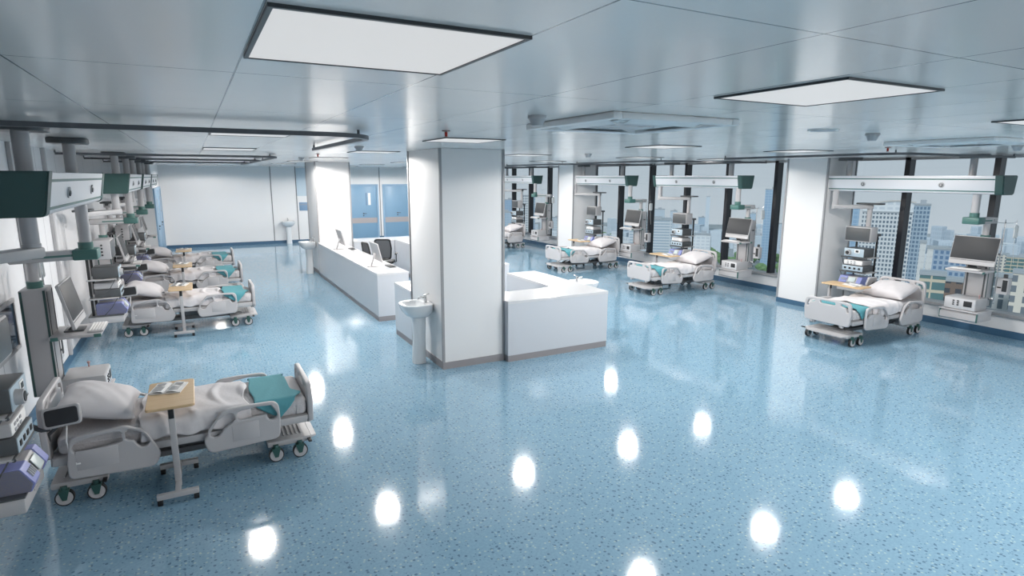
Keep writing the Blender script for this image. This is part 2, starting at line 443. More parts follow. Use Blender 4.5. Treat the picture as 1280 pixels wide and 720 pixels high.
# ------------------------------------------------------------------ other ceiling fittings
def make_cassette():
    r = empty('air_cassette'); w = .92
    mb = MB()
    for s in (-1, 1):
        mb.box((s * (w / 2 - .03), 0, -.018), (.06, w, .036), .008); mb.box((0, s * (w / 2 - .03), -.018), (w - .12, .06, .036), .008)
        mb.box((s * .24, 0, -.012), (.07, w - .40, .024), .004); mb.box((0, s * .24, -.012), (.41, .07, .024), .004)
    mb.build('frame', M_vent, r)
    for k in range(4):
        a = k * PI / 2
        mb = MB(); mb.box((0, 0, 0), (.52, .10, .008), .003)
        f = mb.build('louvre', M_vent, r); f.location = (-math.sin(a) * .335, math.cos(a) * .335, -.028); f.rotation_euler = (R_(14), 0, a)
    mb = MB()
    for k in range(13): mb.box((-.195 + k * .0325, 0, -.016), (.012, .40, .012), ry=R_(30))
    for s in (-1, 0, 1): mb.box((0, s * .19, -.024), (.42, .014, .01))
    mb.build('grille', mat('grille', (.72, .72, .73), .4), r)
    mb = MB(); mb.box((0, 0, -.003), (w - .12, w - .12, .005)); mb.build('backing', mat('duct grey', (.58, .58, .59), .6), r)  # plain grey sheet closing the cassette above the grille
    return r
place('cassette', make_cassette, (2.40, 2.99, H), 0, 'white four way air cassette beside the small domed smoke detector', 'ceiling air cassettes', 'air conditioner')
place('cassette', make_cassette, (6.35, 3.02, H), 0, 'white four way air cassette in the ceiling above the open aisle near the window beds', 'ceiling air cassettes', 'air conditioner')
def make_detector():
    r = empty('smoke_detector')
    mb = MB(); mb.cyl((0, 0, -.018), (0, 0, 0), .052, seg=20); mb.build('base', M_lgrey, r)
    mb = MB(); mb.cyl((0, 0, -.055), (0, 0, -.018), .030, .046, seg=20); mb.build('cap', mat('detector grey', (.42, .43, .45), .4), r)
    return r
for x, y, t in ((1.72, 2.93, 'at the corner of the air cassette'), (4.66, 2.84, 'above the open aisle, ahead of the window bed track'), (1.72, 6.91, 'beside the square column'),
                (1.83, 11.65, 'ahead of the far square column'), (5.19, 7.35, 'above the corner of the nurse counter'), (7.77, 3.17, 'close to the second air cassette')):
    place('detector', make_detector, (x, y, H), 0, 'small round domed smoke detector ' + t, 'smoke detectors', 'smoke detector')
def make_sprinkler():
    r = empty('fire_sprinkler')
    mb = MB(); mb.cyl((0, 0, -.008), (0, 0, 0), .030, seg=16); mb.cyl((0, 0, -.045), (0, 0, -.008), .008, seg=8); mb.cyl((0, 0, -.05), (0, 0, -.046), .018, seg=12)
    mb.build('body', mat('sprinkler brass', (.30, .22, .20), .4, metal=.6), r)
    mb = MB(); mb.cyl((0, 0, -.042), (0, 0, -.012), .011, seg=10); mb.build('bulb', M_red, r)
    return r
for x, y, t in ((1.69, 4.20, 'in front of the square column'), (6.96, 4.05, 'above the curved track of the first window bed'), (1.72, 9.44, 'ahead of the long counter')):
    place('sprinkler', make_sprinkler, (x, y, H), 0, 'tiny fire sprinkler with red bulb ' + t, 'fire sprinklers', 'sprinkler')
mb = MB(); mb.cyl((3.99, 2.79, H - .008), (3.99, 2.79, H), .10, seg=28); mb.mi = 1; mb.cyl((3.99, 2.79, H - .011), (3.99, 2.79, H - .008), .08, seg=28)
tag(mb.build('ceiling_speaker', [M_vent, mat('speaker grille', (.52, .53, .55), .6)]), 'flat round white speaker disc set flush in the ceiling over the aisle', 'speaker')

# curtain tracks
ORD = ['first', 'second', 'third', 'last']
def track(pts, label):
    mb = MB(); mb.sweep(pts, .045, .03)
    o = mb.build('curtain_track', M_track, smooth=30); tag(o, label, 'curtain track', 'curtain tracks over the beds')
    mb = MB()
    for k in range(0, len(pts)):
        if k in (0, len(pts) - 1) or k == len(pts) // 2:
            p = pts[k]; mb.cyl((p[0], p[1], p[2] + .01), (p[0], p[1], H + .002), .010, seg=8)
    mb.build('hanger', M_track, o)
def bend(x0, y0, x1, y1, r=.38, z=H - .045):
    """from (x0,y0) along x to x1, then along y to y1"""
    sx = 1 if x1 > x0 else -1; pts = [(x0, y0, z), ((x0 + x1) / 2, y0, z)]
    for k in range(9):
        a = PI / 2 * k / 8
        pts.append((x1 - sx * r + sx * r * math.sin(a), y0 + r - r * math.cos(a), z))
    pts += [(x1, (y0 + y1) / 2, z), (x1, y1, z)]
    return pts
LBED = [5.49, 10.79, 13.44, 16.09]
RBED = [5.33, 9.57, 12.95, 18.1]
for k, y in enumerate(LBED):
    track(bend(-1.55, y - 1.14 + (.0, .25, .05, -.05)[k], 1.22, y + 1.4), 'dark hooked curtain track over the %s bed along the white wall' % ORD[k])
for k, y in enumerate(RBED):
    track(bend(10.5, y - 1.02, 7.66, y + 1.7), 'dark curved curtain track over the %s bed along the windows' % ORD[k])

# ------------------------------------------------------------------ beds
def make_bed():
    r = empty('hospital_bed')
    # deck and mattress
    mb = MB(); mb.box((0, 0, .355), (1.80, .72, .05), .01)
    for s in (-1, 1): mb.box((0, s * .365, .35), (1.78, .03, .06), .008)
    mb.build('bed_deck', M_lgrey, r)
    mb = MB(); mb.box((.02, 0, .455), (1.76, .70, .15), .045, seg=4)
    for s in (-1, 1):
        mb.box((.02, s * .349, .455), (1.72, .012, .012), .003)
    mb.box((.901, 0, .455), (.012, .64, .012), .003)
    for s in (-1, 1): mb.box((.84, s * .351, .44), (.06, .012, .08), .004)
    mb.build('mattress', M_matt, r)
    # boards
    for nm, x, z0, z1 in (('headboard', -.925, .36, .815), ('footboard', .925, .30, .655)):
        h = z1 - z0; w = .37
        poly = rounded([(-w + .02, z0), (w - .02, z0), (w, z0 + h * .5), (w - .015, z1), (-w + .015, z1), (-w, z0 + h * .5)], [.05, .05, .2, .09, .09, .2])
        zz = z1 - .055
        holes = [slot([(-.10, zz), (.10, zz)], .042), slot([(-w + .055, zz - .075), (-w + .075, zz - .015), (-w + .15, zz + .002)], .036), slot([(w - .055, zz - .075), (w - .075, zz - .015), (w - .15, zz + .002)], .036)]
        me = holed(poly, holes, .045, .012)
        mb = MB(); mb.mesh(me, Matrix.Translation((x, 0, 0)) @ YZ)
        o = mb.build(nm, M_white, r)
        for s in (-1, 1):
            mb = MB(); mb.box((x + (.02 if x < 0 else -.02), s * .22, .33), (.05, .05, .12), .006)
            if nm == 'footboard': mb.cyl((x + .0, s * .24, z0 - .03), (x + .0, s * .24, z0 + .06), .022, seg=12)
            mb.build('board_bracket', M_lgrey, o)
    # side rails
    head = rounded([(-.80, .22), (-.40, .205), (-.25, .205), (-.205, .30), (-.29, .50), (-.42, .57), (-.77, .545), (-.80, .34)], [.05, .1, .07, .07, .12, .10, .07, .2], 6)
    foot = rounded([(.12, .215), (.66, .24), (.672, .40), (.665, .57), (.42, .575), (.235, .565), (.085, .33)], [.07, .06, .3, .075, .3, .09, .08], 6)
    hh = [slot([(-.715, .455), (-.60, .478), (-.485, .488)], .090), slot([(-.395, .490), (-.35, .478), (-.315, .418)], .082)]
    fh = [slot([(.178, .390), (.21, .437), (.285, .487)], .086), slot([(.38, .494), (.50, .506), (.585, .504), (.608, .452)], .080)]
    for s in (-1, 1):
        for outl, hl, pn in ((head, hh, 0), (foot, fh, 1)):
            me = holed(outl, hl, .036, .012)
            mb = MB(); mb.mesh(me, Matrix.Translation((0, s * .412, 0)) @ XZ)
            o = mb.build('side_rail', M_white, r)
            mb = MB()
            cx = -.52 if pn == 0 else .40
            mb.box((cx, s * .388, .30), (.24, .022, .06), .005); mb.box((cx - .08, s * .375, .33), (.035, .03, .10), .004); mb.box((cx + .08, s * .375, .33), (.035, .03, .10), .004)
            mb.build('rail_bracket', M_grey, o)
            mb = MB(); mb.box((cx + (.0 if pn else -.09), s * .4315, .36), (.20 if pn else .26, .006, .15), .003); mb.build('raised_panel', M_white, o)
    # undercarriage
    mb = MB(); mb.box((0, 0, .165), (1.30, .26, .05), .01); mb.box((0, .0, .30), (1.2, .20, .05), .01)
    for sx in (-1, 1):
        for sy in (-1, 1):
            mb.cyl((sx * .62, sy * .09, .17), (sx * .28, sy * .09, .32), .018, seg=10)
    mb.box((0, 0, .235), (.34, .22, .10), .02)
    mb.build('lift_frame', mat('undercarriage grey', (.16, .16, .165), .45), r)
    for nm, x in (('foot_platform', .74), ('head_platform', -.755)):
        mb = MB(); mb.box((x, 0, .150), (.36, .68, .05), .012)
        for k in range(7): mb.box((x - .105 + k * .035, 0, .177), (.014, .50, .008), .002)
        if x > 0:
            mb.loft([[(x + .18, -.33, .15), (x + .18, .33, .15), (x + .18, .33, .17), (x + .18, -.33, .17)], [(x + .23, -.27, .135), (x + .23, .27, .135), (x + .23, .27, .15), (x + .23, -.27, .15)]])
        pf = mb.build(nm, M_lgrey, r)
        mb = MB(); mb.box((x + .16, -.36, .15), (.03, .10, .014), .004); mb.build('brake_pedal', M_black, pf)
    for x in (.625, .82, -.855, -.655):
        for s in (-1, 1):
            y = s * .345
            mb = MB(); mb.cyl((x, y, .11), (x, y, .15), .022, seg=12)
            for t in (-1, 1):
                mb.loft([[(x - .035, y + t * .022, .12), (x + .035, y + t * .022, .12), (x + .014, y + t * .022, .045), (x - .014, y + t * .022, .045)],
                         [(x - .035, y + t * .028, .12), (x + .035, y + t * .028, .12), (x + .014, y + t * .028, .045), (x - .014, y + t * .028, .045)]])
            mb.box((x, y, .118), (.07, .056, .012), .003)
            c = mb.build('caster', mat('caster fork green', (.03, .09, .08), .4), r)
            mb = MB(); mb.cyl((x, y - .017, .062), (x, y + .017, .062), .062, seg=26)
            mb.mi = 1
            mb.cyl((x, y - .0205, .062), (x, y + .0205, .062), .053, .053, seg=24)
            mb.build('wheel', [M_black, M_white], c)
    # bedside terminal on an arm at the head corner
    mb = MB()
    poly = rounded([(-.115, -.075), (.115, -.075), (.115, .075), (-.115, .075)], .03)
    me = holed(poly, [], .035, .01)
    T = Matrix.Translation((-.79, -.415, .715)) @ Matrix.Rotation(R_(-4), 4, 'Y') @ Matrix.Rotation(R_(-14), 4, 'X')
    mb.mesh(me, T @ XZ)
    t = mb.build('bedside_terminal', M_lgrey, r)
    me = holed(rounded([(-.098, -.058), (.098, -.058), (.098, .058), (-.098, .058)], .022), [], .004, .001)
    mb = MB(); mb.mesh(me, T @ Matrix.Translation((0, -.0185, 0)) @ XZ); mb.build('terminal_screen', M_screen, t)
    mb = MB(); mb.tube([(-.79, -.39, .69), (-.84, -.36, .62), (-.90, -.33, .56), (-.91, -.30, .50)], .013)
    mb.loft([[(-.93, -.37, .60), (-.88, -.37, .60), (-.88, -.34, .60), (-.93, -.34, .60)], [(-1.0, -.37, .64), (-.99, -.37, .67), (-.99, -.34, .67), (-1.0, -.34, .64)]])
    mb.build('terminal_arm', M_dgrey, t)
    mb = MB(); mb.tube([(-.77, -.412, .645), (-.785, -.42, .52), (-.77, -.42, .40), (-.755, -.42, .345), (-.73, -.425, .335)], .006, 6); mb.box((-.73, -.425, .34), (.035, .02, .02), .005)
    mb.build('terminal_cable', M_paper, t)
    return r

def hash2(x, y): return math.sin(x * 12.9898 + y * 78.233) * 43758.5453 % 1
def wob(x, y, seed=0):
    return (math.sin(x * 9 + 3 * math.sin(y * 5 + seed)) * .5 + math.sin(y * 13 + 2.3 * math.sin(x * 7 + seed * 2)) * .3 + math.sin((x + y) * 21 + seed) * .2)

def drape(name, x0f, x1f, hang_n, hang_f, zt, mat_, amp, nu=34, nv=60, seed=0, thick=.008, half=.361):
    """a cloth lying across the bed and hanging down at both long sides"""
    mb = MB()
    def fn(u, v):
        hn, hf = hang_n(u), hang_f(u)
        tot = half * 2 + hn + hf
        s = -half - hn + v * tot
        x = x0f(v) * (1 - u) + x1f(v) * u
        edge = .05
        if abs(s) <= half - edge:
            y = s; z = zt; sd = 0
        else:
            sg = 1 if s > 0 else -1
            q = abs(s) - (half - edge)
            if q < edge * PI / 2:
                a = q / edge; y = sg * (half - edge + edge * math.sin(a)); z = zt - edge + edge * math.cos(a); sd = a / (PI / 2)
            else:
                q -= edge * PI / 2; y = sg * (half + .003 + .005 * math.sin(x * 38 + seed)); z = zt - edge - q; sd = 1
        w = wob(x * 1.3, s * 1.0, seed)
        fold = max(0, math.sin(x * 27 + 1.6 * math.sin(s * 6 + seed) + seed)) ** 3 * (.6 + .4 * math.sin(s * 9 + x * 5))
        z += amp * (.35 * w + .9 * fold * (1 - sd * .7)) + (amp * .4 if sd < 1 else 0)
        if sd: y += (1 if s > 0 else -1) * amp * .55 * sd * (.5 + .5 * fold)
        return (x, y, z)
    mb.grid(nu, nv, fn)
    o = mb.build(name, mat_, None, smooth=80)
    md = o.modifiers.new('thickness', 'SOLIDIFY'); md.thickness = thick; md.offset = 1
    return o
def make_sheet():
    return drape('bed_sheet', lambda v: -.34 + .012 * math.sin(v * 17), lambda v: .435 + .02 * math.sin(v * 11 + 1), lambda u: .118 + .012 * math.sin(u * 19), lambda u: .118 + .010 * math.sin(u * 15 + 2), .540, M_sheet, .024, 80, 72, 1.3)
def make_blanket():
    def h(u): return max(.0, .135 * (1 - abs(u - .62) / (.62 if u < .62 else .38)))
    return drape('blanket', lambda v: .478 + .010 * math.sin(v * 9), lambda v: .795 + .07 * math.exp(-((v - .17) / .10) ** 2) - .02 * math.exp(-((v - .9) / .05) ** 2), h, h, .552, M_teal, .002, 30, 60, 4., .006, .371)
def make_pillow():
    mb = MB(); n = 30
    def surf(sgn):
        def fn(u, v):
            a, b = u * 2 - 1, v * 2 - 1
            pinch = 1 - .10 * (1 - a * a) * 0
            x = .235 * a * (1 - .07 * (1 - abs(a)) * b * b); y = .315 * b * (1 - .07 * (1 - abs(b)) * a * a)
            x *= 1 - .09 * (b * b) * (1 - a * a) ; x = .265 * a * (1 - .08 * (1 - b * b) * abs(a) ** 3)
            e = (1 - abs(a) ** 2.6) * (1 - abs(b) ** 2.6)
            t = max(e, 0) ** .48
            z = sgn * (.125 if sgn > 0 else .07) * t + (.010 * wob(a * .6, b * .6, 2.2) * t if sgn > 0 else 0)
            return (x, y, z)
        return fn
    mb.grid(n, n, surf(1)); mb.grid(n, n, surf(-1))
    bmesh.ops.remove_doubles(mb.bm, verts=mb.bm.verts[:], dist=.0008)
    return mb.build('pillow', M_pillow, None, smooth=80)

def make_table():
    r = empty('overbed_table')
    me = holed(rounded([(-.165, -.33), (.165, -.33), (.165, .33), (-.165, .33)], .035), [], .022, .006)
    mb = MB(); mb.mesh(me, Matrix.Translation((0, 0, .695))); mb.build('table_top', M_wood, r)
    mb = MB(); mb.box((0, -.27, .36), (.045, .035, .64), .005); mb.build('post', M_lgrey, r)
    mb = MB(); mb.box((0, -.27, .64), (.036, .05, .085), .005); mb.build('height_lever', M_black, r)
    mb = MB(); mb.box((0, -.19, .068), (.04, .54, .035), .005)
    for y in (-.46, .08): mb.box((0, y, .064), (.28, .045, .04), .006)
    b = mb.build('base', M_lgrey, r)
    for y in (-.46, .08):
        for s in (-1, 1):
            mb = MB(); mb.box((s * .12, y, .022), (.036, .044, .044), .006); mb.build('foot', M_black, r)
    return r
def make_book():
    r = empty('open_book')
    mb = MB()
    for s in (-1, 1):
        def fn(u, v, s=s):
            x = s * (.004 + u * .085); z = .006 + .014 * math.sin(min(1, u * 1.25) * PI) ** .8 * (1 - u * .5) + .004
            return (x, (v - .5) * .24, z)
        mb.grid(10, 4, fn)
        mb.box((s * .045, 0, .004), (.088, .24, .007))
    mb.mi = 1
    for s in (-1, 1):
        for k in range(6): mb.box((s * .045, -.095 + k * .018, .0225 - .0), (.055, .004, .0015))
        mb.box((s * .05, .06, .0225), (.045, .05, .0015))
    o = mb.build('pages', [M_paper, M_print], r, smooth=60); r.scale = (1.3, 1., 1.)
    return r

# ------------------------------------------------------------------ pendant system
def beam_poly():
    return rounded([(-.15, 2.175), (.15, 2.175), (.195, 2.44), (-.195, 2.44)], [.035, .035, .006, .006], 4)
def make_bridge(L):
    """bridge beam along y centred on 0, hung on two poles from the ceiling"""
    r = empty('ceiling_bridge'); P = beam_poly(); h = L / 2 - .11
    mb = MB(); mb.prism(P, lambda a, z: (a, -h, z), lambda a, z: (a, h, z))
    mb.mi = 1
    for s in (-1, 1):
        for z in (2.215, 2.388):
            xo = .15 + (z - 2.175) * (.045 / .265) + .001
            mb.box((s * xo, 0, z), (.006, 2 * h - .01, .017), ry=s * R_(9.6))
    mb.build('beam', [M_alu, M_green], r)
    big = [(a * 1.03, 2.3075 + (z - 2.3075) * 1.05) for a, z in P]
    for s in (-1, 1):
        mb = MB(); mb.prism(big, lambda a, z: (a, s * h, z), lambda a, z: (a, s * (h + .095), z)); 
        mb.prism([(a * .97, 2.3075 + (z - 2.3075) * .97) for a, z in P], lambda a, z: (a, s * (h + .095), z), lambda a, z: (a, s * (h + .108), z))
        mb.build('end_cap', M_dgreen, r)
    for s in (-1, 1):
        mb = MB(); mb.cyl((0, s * L * .33, 2.43), (0, s * L * .33, 2.715), .048, seg=24); p = mb.build('ceiling_pole', M_pole, r)
        me = holed(rounded([(-.15, -.17), (.15, -.17), (.15, .17), (-.15, .17)], .10), [], .05, .012)
        mb = MB(); mb.mesh(me, Matrix.Translation((0, s * L * .33, 2.725))); mb.build('mount_plate', M_dgrey, p)
    for y in (-L * .22, L * .20):
        for s in (-1, 1):
            q = (s * .180, y, 2.30)
            mb = MB(); mb.cyl((s * .160, y, 2.304), (s * .180, y, 2.30), .040, seg=20); mb.mi = 1; mb.cyl((s * .176, y, 2.30), (s * .184, y, 2.30), .026, seg=16); mb.mi = 0; mb.cyl((s * .18, y, 2.30), (s * .19, y, 2.30), .014, seg=14); mb.build('gas_port', [M_lgrey, M_dgrey], r)
    return r

def arm_link(mb, a, b, z, w=.11, h=.075):
    a = Vector((*a, z)); b = Vector((*b, z)); d = b - a
    mb.box((a + b) / 2, (d.length + w * .6, w, h), .012, rz=math.atan2(d.y, d.x))

def make_tower(dx, dy, up=0.):
    """equipment column: origin on the floor under it, +x to the room; (dx, dy) is where its drop pole meets the bridge"""
    r = empty('equipment_tower')
    mb = MB(); mb.cyl((dx, dy, 1.87), (dx, dy, 2.185 + up), .052, seg=24); mb.build('drop_pole', M_pole, r)
    mb = MB(); mb.cyl((dx, dy, 1.83), (dx, dy, 1.90), .062, seg=24); mb.box((dx, dy, 1.785), (.20, .22, .10), .012); mb.build('arm_collar', M_green, r)
    mb = MB(); arm_link(mb, (dx, dy), (-dx * .3, -dy * .3), 1.785, .13, .09)
    a = mb.build('swing_arm', M_lgrey, r)
    d = Vector((-dx, -dy, 0)); nrm = Vector((-d.y, d.x, 0)).normalized()
    mb = MB()
    for s in (-1, 1): mb.box(Vector((dx / 2, dy / 2, 1.785)) + nrm * s * .066, (d.length, .004, .02), rz=math.atan2(d.y, d.x))
    mb.build('arm_stripe', M_green, a)
    mb = MB(); mb.cyl((0, 0, 1.56), (0, 0, 1.76), .042, seg=22); mb.build('column_pole', M_pole, r)
    mb = MB(); mb.cyl((0, 0, 1.505), (0, 0, 1.565), .062, seg=22); mb.build('column_collar', M_green, r)
    mb = MB(); mb.box((0, 0, 1.0), (.20, .30, 1.01), .008); mb.mi = 1
    for sx in (-1, 1):
        for sy in (-1, 1): mb.box((sx * .085, sy * .149, 1.0), (.018, .008, .99))
    mb.mi = 2
    for sy in (-1, 1): mb.box((.1005, sy * .115, 1.0), (.006, .022, .96))
    mb.build('column_body', [M_grey, M_dgreen, M_dgrey], r)
    mb = MB(); mb.box((.29, 0, 1.055), (.40, .50, .028), .006); mb.mi = 1
    for sy in (-1, 1):
        for x in (.13, .46): mb.box((x, sy * .245, 1.05), (.06, .016, .034), .004)
    mb.build('shelf', [M_white, M_green], r)
    mb = MB(); mb.box((.25, 0, .375), (.42, .50, .14), .01); mb.loft([[(.46, -.24, .31), (.46, .24, .31), (.46, .24, .42), (.46, -.24, .42)], [(.485, -.24, .33), (.485, .24, .33), (.485, .24, .42), (.485, -.24, .42)]])
    mb.box((.26, 0, .455), (.47, .53, .02), .006); mb.mi = 1
    for sy in (-1, 1): mb.box((.466, sy * .245, .375), (.03, .016, .13), .004)
    mb.build('drawer_unit', [M_white, M_green], r)
    mb = MB(); mb.box((.02, .19, 1.30), (.03, .10, .03), .005)
    mb.cyl((.02, .235, .55), (.02, .235, 1.78), .009, seg=10)
    for k in range(4):
        a = k * PI / 2 + .4
        mb.tube([(.02, .235, 1.76), (.02 + .08 * math.cos(a), .235 + .08 * math.sin(a), 1.765), (.02 + .13 * math.cos(a), .235 + .13 * math.sin(a), 1.785), (.02 + .128 * math.cos(a), .235 + .128 * math.sin(a), 1.81)], .004, 6)
    mb.box((.02, .19, .62), (.03, .10, .03), .005)
    mb.build('drip_pole', M_steel, r)
    mb = MB(); mb.box((-.105, 0, 1.1), (.014, .03, .7)); mb.build('rear_rail', M_steel, r)
    return r
def make_monitor():
    r = empty('computer_monitor'); T = Matrix.Rotation(R_(-12), 4, 'Y')
    me = holed(rounded([(-.30, 0), (.30, 0), (.30, .43), (-.30, .43)], .012), [], .03, .006)
    mb = MB(); mb.mesh(me, T @ YZ); o = mb.build('housing', M_lgrey, r)
    mb = MB(); mb.box((0, 0, 0), (.004, .585, .335), .001); mb.bm.transform(T @ Matrix.Translation((.0155, 0, .252))); mb.build('display', M_screen, o)
    mb = MB(); mb.box((0, 0, 0), (.005, .57, .006)); mb.bm.transform(T @ Matrix.Translation((.016, 0, .066))); mb.build('bezel_line', M_dgrey, o)
    r_ = r
    mb = MB(); mb.loft([[(-.02, -.05, .03), (.0, -.05, .05), (.0, .05, .05), (-.02, .05, .03)], [(-.10, -.05, -.05), (-.075, -.05, -.05), (-.075, .05, -.05), (-.10, .05, -.05)]]); mb.box((-.04, 0, -.052), (.16, .18, .010), .003)
    mb.build('stand', M_dgrey, r_)
    return r
def make_keyboard():
    r = empty('keyboard')
    mb = MB(); mb.box((0, 0, .008), (.13, .40, .014), .004); mb.build('tray', M_white, r)
    mb = MB()
    for k in range(5): mb.box((-.048 + k * .024, 0, .018), (.018, .36, .006), .002)
    mb.build('key_row', M_paper, r)
    return r
def make_ventilator():
    r = empty('ventilator')
    mb = MB(); mb.box((0, 0, .09), (.34, .42, .18), .014); mb.build('casing', M_lgrey, r)
    mb = MB(); mb.box((.171, 0, .09), (.006, .40, .155), .002); mb.build('front_panel', mat('pale panel', (.58, .58, .60), .4), r)
    mb = MB(); mb.box((.175, .11, .10), (.005, .11, .085), .002); mb.build('display', M_screen, r)
    for y in (-.02, -.08):
        mb = MB()
        for z in (.07, .10, .13): mb.box((.176, y, z), (.01, .026, .018), .003)
        mb.build('knob', M_black, r)
    mb = MB()
    for k in range(4): mb.cyl((.172, .12 - k * .05, .032), (.178, .12 - k * .05, .032), .006, seg=8)
    mb.build('socket', M_cyanp, r)
    mb = MB(); mb.cyl((.0, .17, .17), (0, .17, .215), .007, seg=8); mb.sphere((0, .17, .225), .014); mb.build('valve_knob', mat('dull pink', (.45, .28, .28), .5), r)
    return r
def make_pump():
    r = empty('infusion_pump')
    mb = MB(); mb.box((0, 0, .12), (.11, .14, .24), .012); mb.build('casing', M_white, r)
    mb = MB(); mb.box((.056, .03, .13), (.006, .06, .17), .002); mb.build('display', M_screen, r)
    mb = MB(); mb.box((.057, -.035, .10), (.008, .05, .02), .002); mb.build('button_strip', M_black, r)
    mb = MB(); mb.box((-.02, -.0, .265), (.03, .05, .06), .006); mb.build('clamp', M_dgrey, r)
    return r
def make_bag():
    r = empty('drip_bag')
    mb = MB()
    P = rounded([(-.055, 0), (.055, 0), (.05, .19), (-.05, .19)], .03)
    mb.loft([[(a * .6, -.013 * 0 - .016, z * .9 + .012) for a, z in P], [(a, 0 - .004, z) for a, z in P], [(a, .004, z) for a, z in P], [(a * .6, .016, z * .9 + .012) for a, z in P]])
    mb.build('pouch', M_bag, r)
    mb = MB(); mb.tube([(0, 0, .185), (0, 0, .215), (.01, 0, .225), (.01, 0, .215)], .004, 6); mb.build('hook', M_steel, r)
    mb = MB(); mb.tube([(0, 0, .005), (0, 0, -.06), (.01, .01, -.2), (0, .03, -.36)], .003, 6); mb.build('drip_line', M_bag, r)
    return r
def make_rack(dx, dy):
    """equipment rack hung from the bridge: origin on the floor under it, +x to the room"""
    r = empty('equipment_rack')
    mb = MB(); mb.cyl((dx, dy, 1.93), (dx, dy, 2.185), .05, seg=24); mb.cyl((dx, dy, 1.86), (dx, dy, 1.96), .056, seg=24); mb.build('drop_pole', M_pole, r)
    mb = MB(); arm_link(mb, (dx, dy), (-.12, 0), 1.90, .13, .07); mb.build('swing_arm', M_lgrey, r)
    mb = MB(); mb.box((-.12, 0, 1.955), (.20, .40, .03), .008); mb.cyl((-.12, 0, 1.94), (-.12, 0, 1.90), .05, seg=16); mb.build('arm_plate', M_dgrey, r)
    mb = MB(); mb.cyl((-.12, 0, 1.44), (-.12, 0, 1.88), .042, seg=20); mb.build('rack_pole', M_pole, r)
    for s in (-1, 1):
        mb = MB(); mb.box((-.13, s * .18, .94), (.03, .024, .94), .003); mb.build('rack_rod', M_black, r)
    mb = MB(); mb.box((-.12, 0, 1.42), (.10, .44, .045), .006); mb.build('head_bar', M_dgrey, r)
    for z in (1.02, .76):
        mb = MB(); mb.box((.02, 0, z), (.36, .47, .018), .006); s = mb.build('shelf', M_lgrey, r)
        mb = MB(); mb.tube([(.195, -.235, z), (.20, .0, z + .0), (.195, .235, z)], .012, 8); mb.tube([(-.14, -.245, z - .23), (.0, -.25, z - .23), (.10, -.248, z - .12), (.17, -.24, z)], .005, 6); mb.build('shelf_rail', M_dgrey, s)
    mb = MB(); mb.box((.02, 0, .47), (.40, .50, .10), .012); mb.mi = 1; mb.box((.02, 0, .524), (.41, .51, .012), .004); mb.mi = 2; mb.box((.223, 0, .47), (.006, .08, .014))
    mb.build('tray', [M_lgrey, M_dgrey, M_grey], r)
    return r
def make_display_box():
    r = empty('vital_signs_monitor')
    mb = MB(); mb.box((0, 0, .13), (.20, .46, .26), .012); mb.build('casing', M_grey, r)
    mb = MB(); mb.box((.102, 0, .13), (.008, .43, .225), .002); mb.build('display', M_dgrey, r)
    mb = MB(); 
    for k in range(4): mb.cyl((0, -.232, .06 + k * .045), (0, -.242, .06 + k * .045), .012, seg=10)
    mb.build('socket', M_black, r)
    return r
def make_syringe_unit():
    r = empty('suction_regulator')
    mb = MB(); mb.box((0, .0, .075), (.30, .36, .15), .010); mb.build('casing', M_dgrey, r)
    mb = MB(); mb.box((.152, 0, .075), (.008, .35, .14), .002); mb.build('front_panel', M_cyanp, r)
    mb = MB(); mb.box((.158, .06, .10), (.005, .09, .06), .002); mb.mi = 1; mb.box((.161, .06, .10), (.004, .05, .035)); mb.build('display', [M_paper, M_screen], r)
    mb = MB(); mb.cyl((.15, -.09, .07), (.20, -.09, .07), .05, .045, seg=20); mb.mi = 1; mb.cyl((.195, -.09, .07), (.204, -.09, .07), .032, seg=18); mb.build('dial', [M_lgrey, M_black], r)
    return r
def make_amplifier():
    r = empty('anaesthesia_module')
    mb = MB(); mb.box((0, 0, .055), (.30, .38, .105), .006); mb.build('lower_casing', M_dgrey, r)
    mb = MB(); mb.box((-.01, -.01, .155), (.28, .34, .085), .008); mb.build('upper_casing', M_grey, r)
    mb = MB(); mb.box((.152, 0, .055), (.006, .37, .09), .002); mb.mi = 1
    for k in range(4): mb.box((.157, -.13 + k * .085, .055), (.006, .04, .035), .002)
    mb.build('lower_panel', [M_cyanp, M_black], r)
    mb = MB(); mb.box((.131, -.01, .155), (.006, .33, .075), .002); mb.mi = 1
    for k in range(3):
        for j in range(2): mb.box((.136, -.10 + k * .06, .135 + j * .035), (.006, .035, .018), .002)
    mb.build('upper_panel', [M_paper, M_print], r)
    return r
def make_analyser():
    r = empty('blood_gas_analyser')
    P = rounded([(-.16, 0), (.17, 0), (.19, .05), (.13, .15), (-.16, .15)], .015)
    mb = MB(); mb.prism(P, lambda a, z: (a, -.20, z), lambda a, z: (a, .12, z)); mb.build('casing', M_grey, r)
    mb = MB(); mb.prism([(a * 1.03 + .004, z * 1.02) for a, z in P], lambda a, z: (a, .12, z), lambda a, z: (a, .20, z)); mb.build('side_shell', M_purple, r)
    mb = MB(); mb.prism([(a * 1.03 + .004, z * 1.02) for a, z in P], lambda a, z: (a, -.06, z), lambda a, z: (a, -.20, z)); mb.build('side_shell', M_purple, r)
    mb = MB(); mb.box((.172, .03, .10), (.006, .12, .085), .002, ry=R_(-31)); mb.build('display', M_lcd, r)
    mb = MB()
    for k in range(4): mb.box((.172, -.08 - k * .025, .10), (.014, .012, .05), .002, ry=R_(-31))
    mb.build('keypad', M_print, r)
    return r

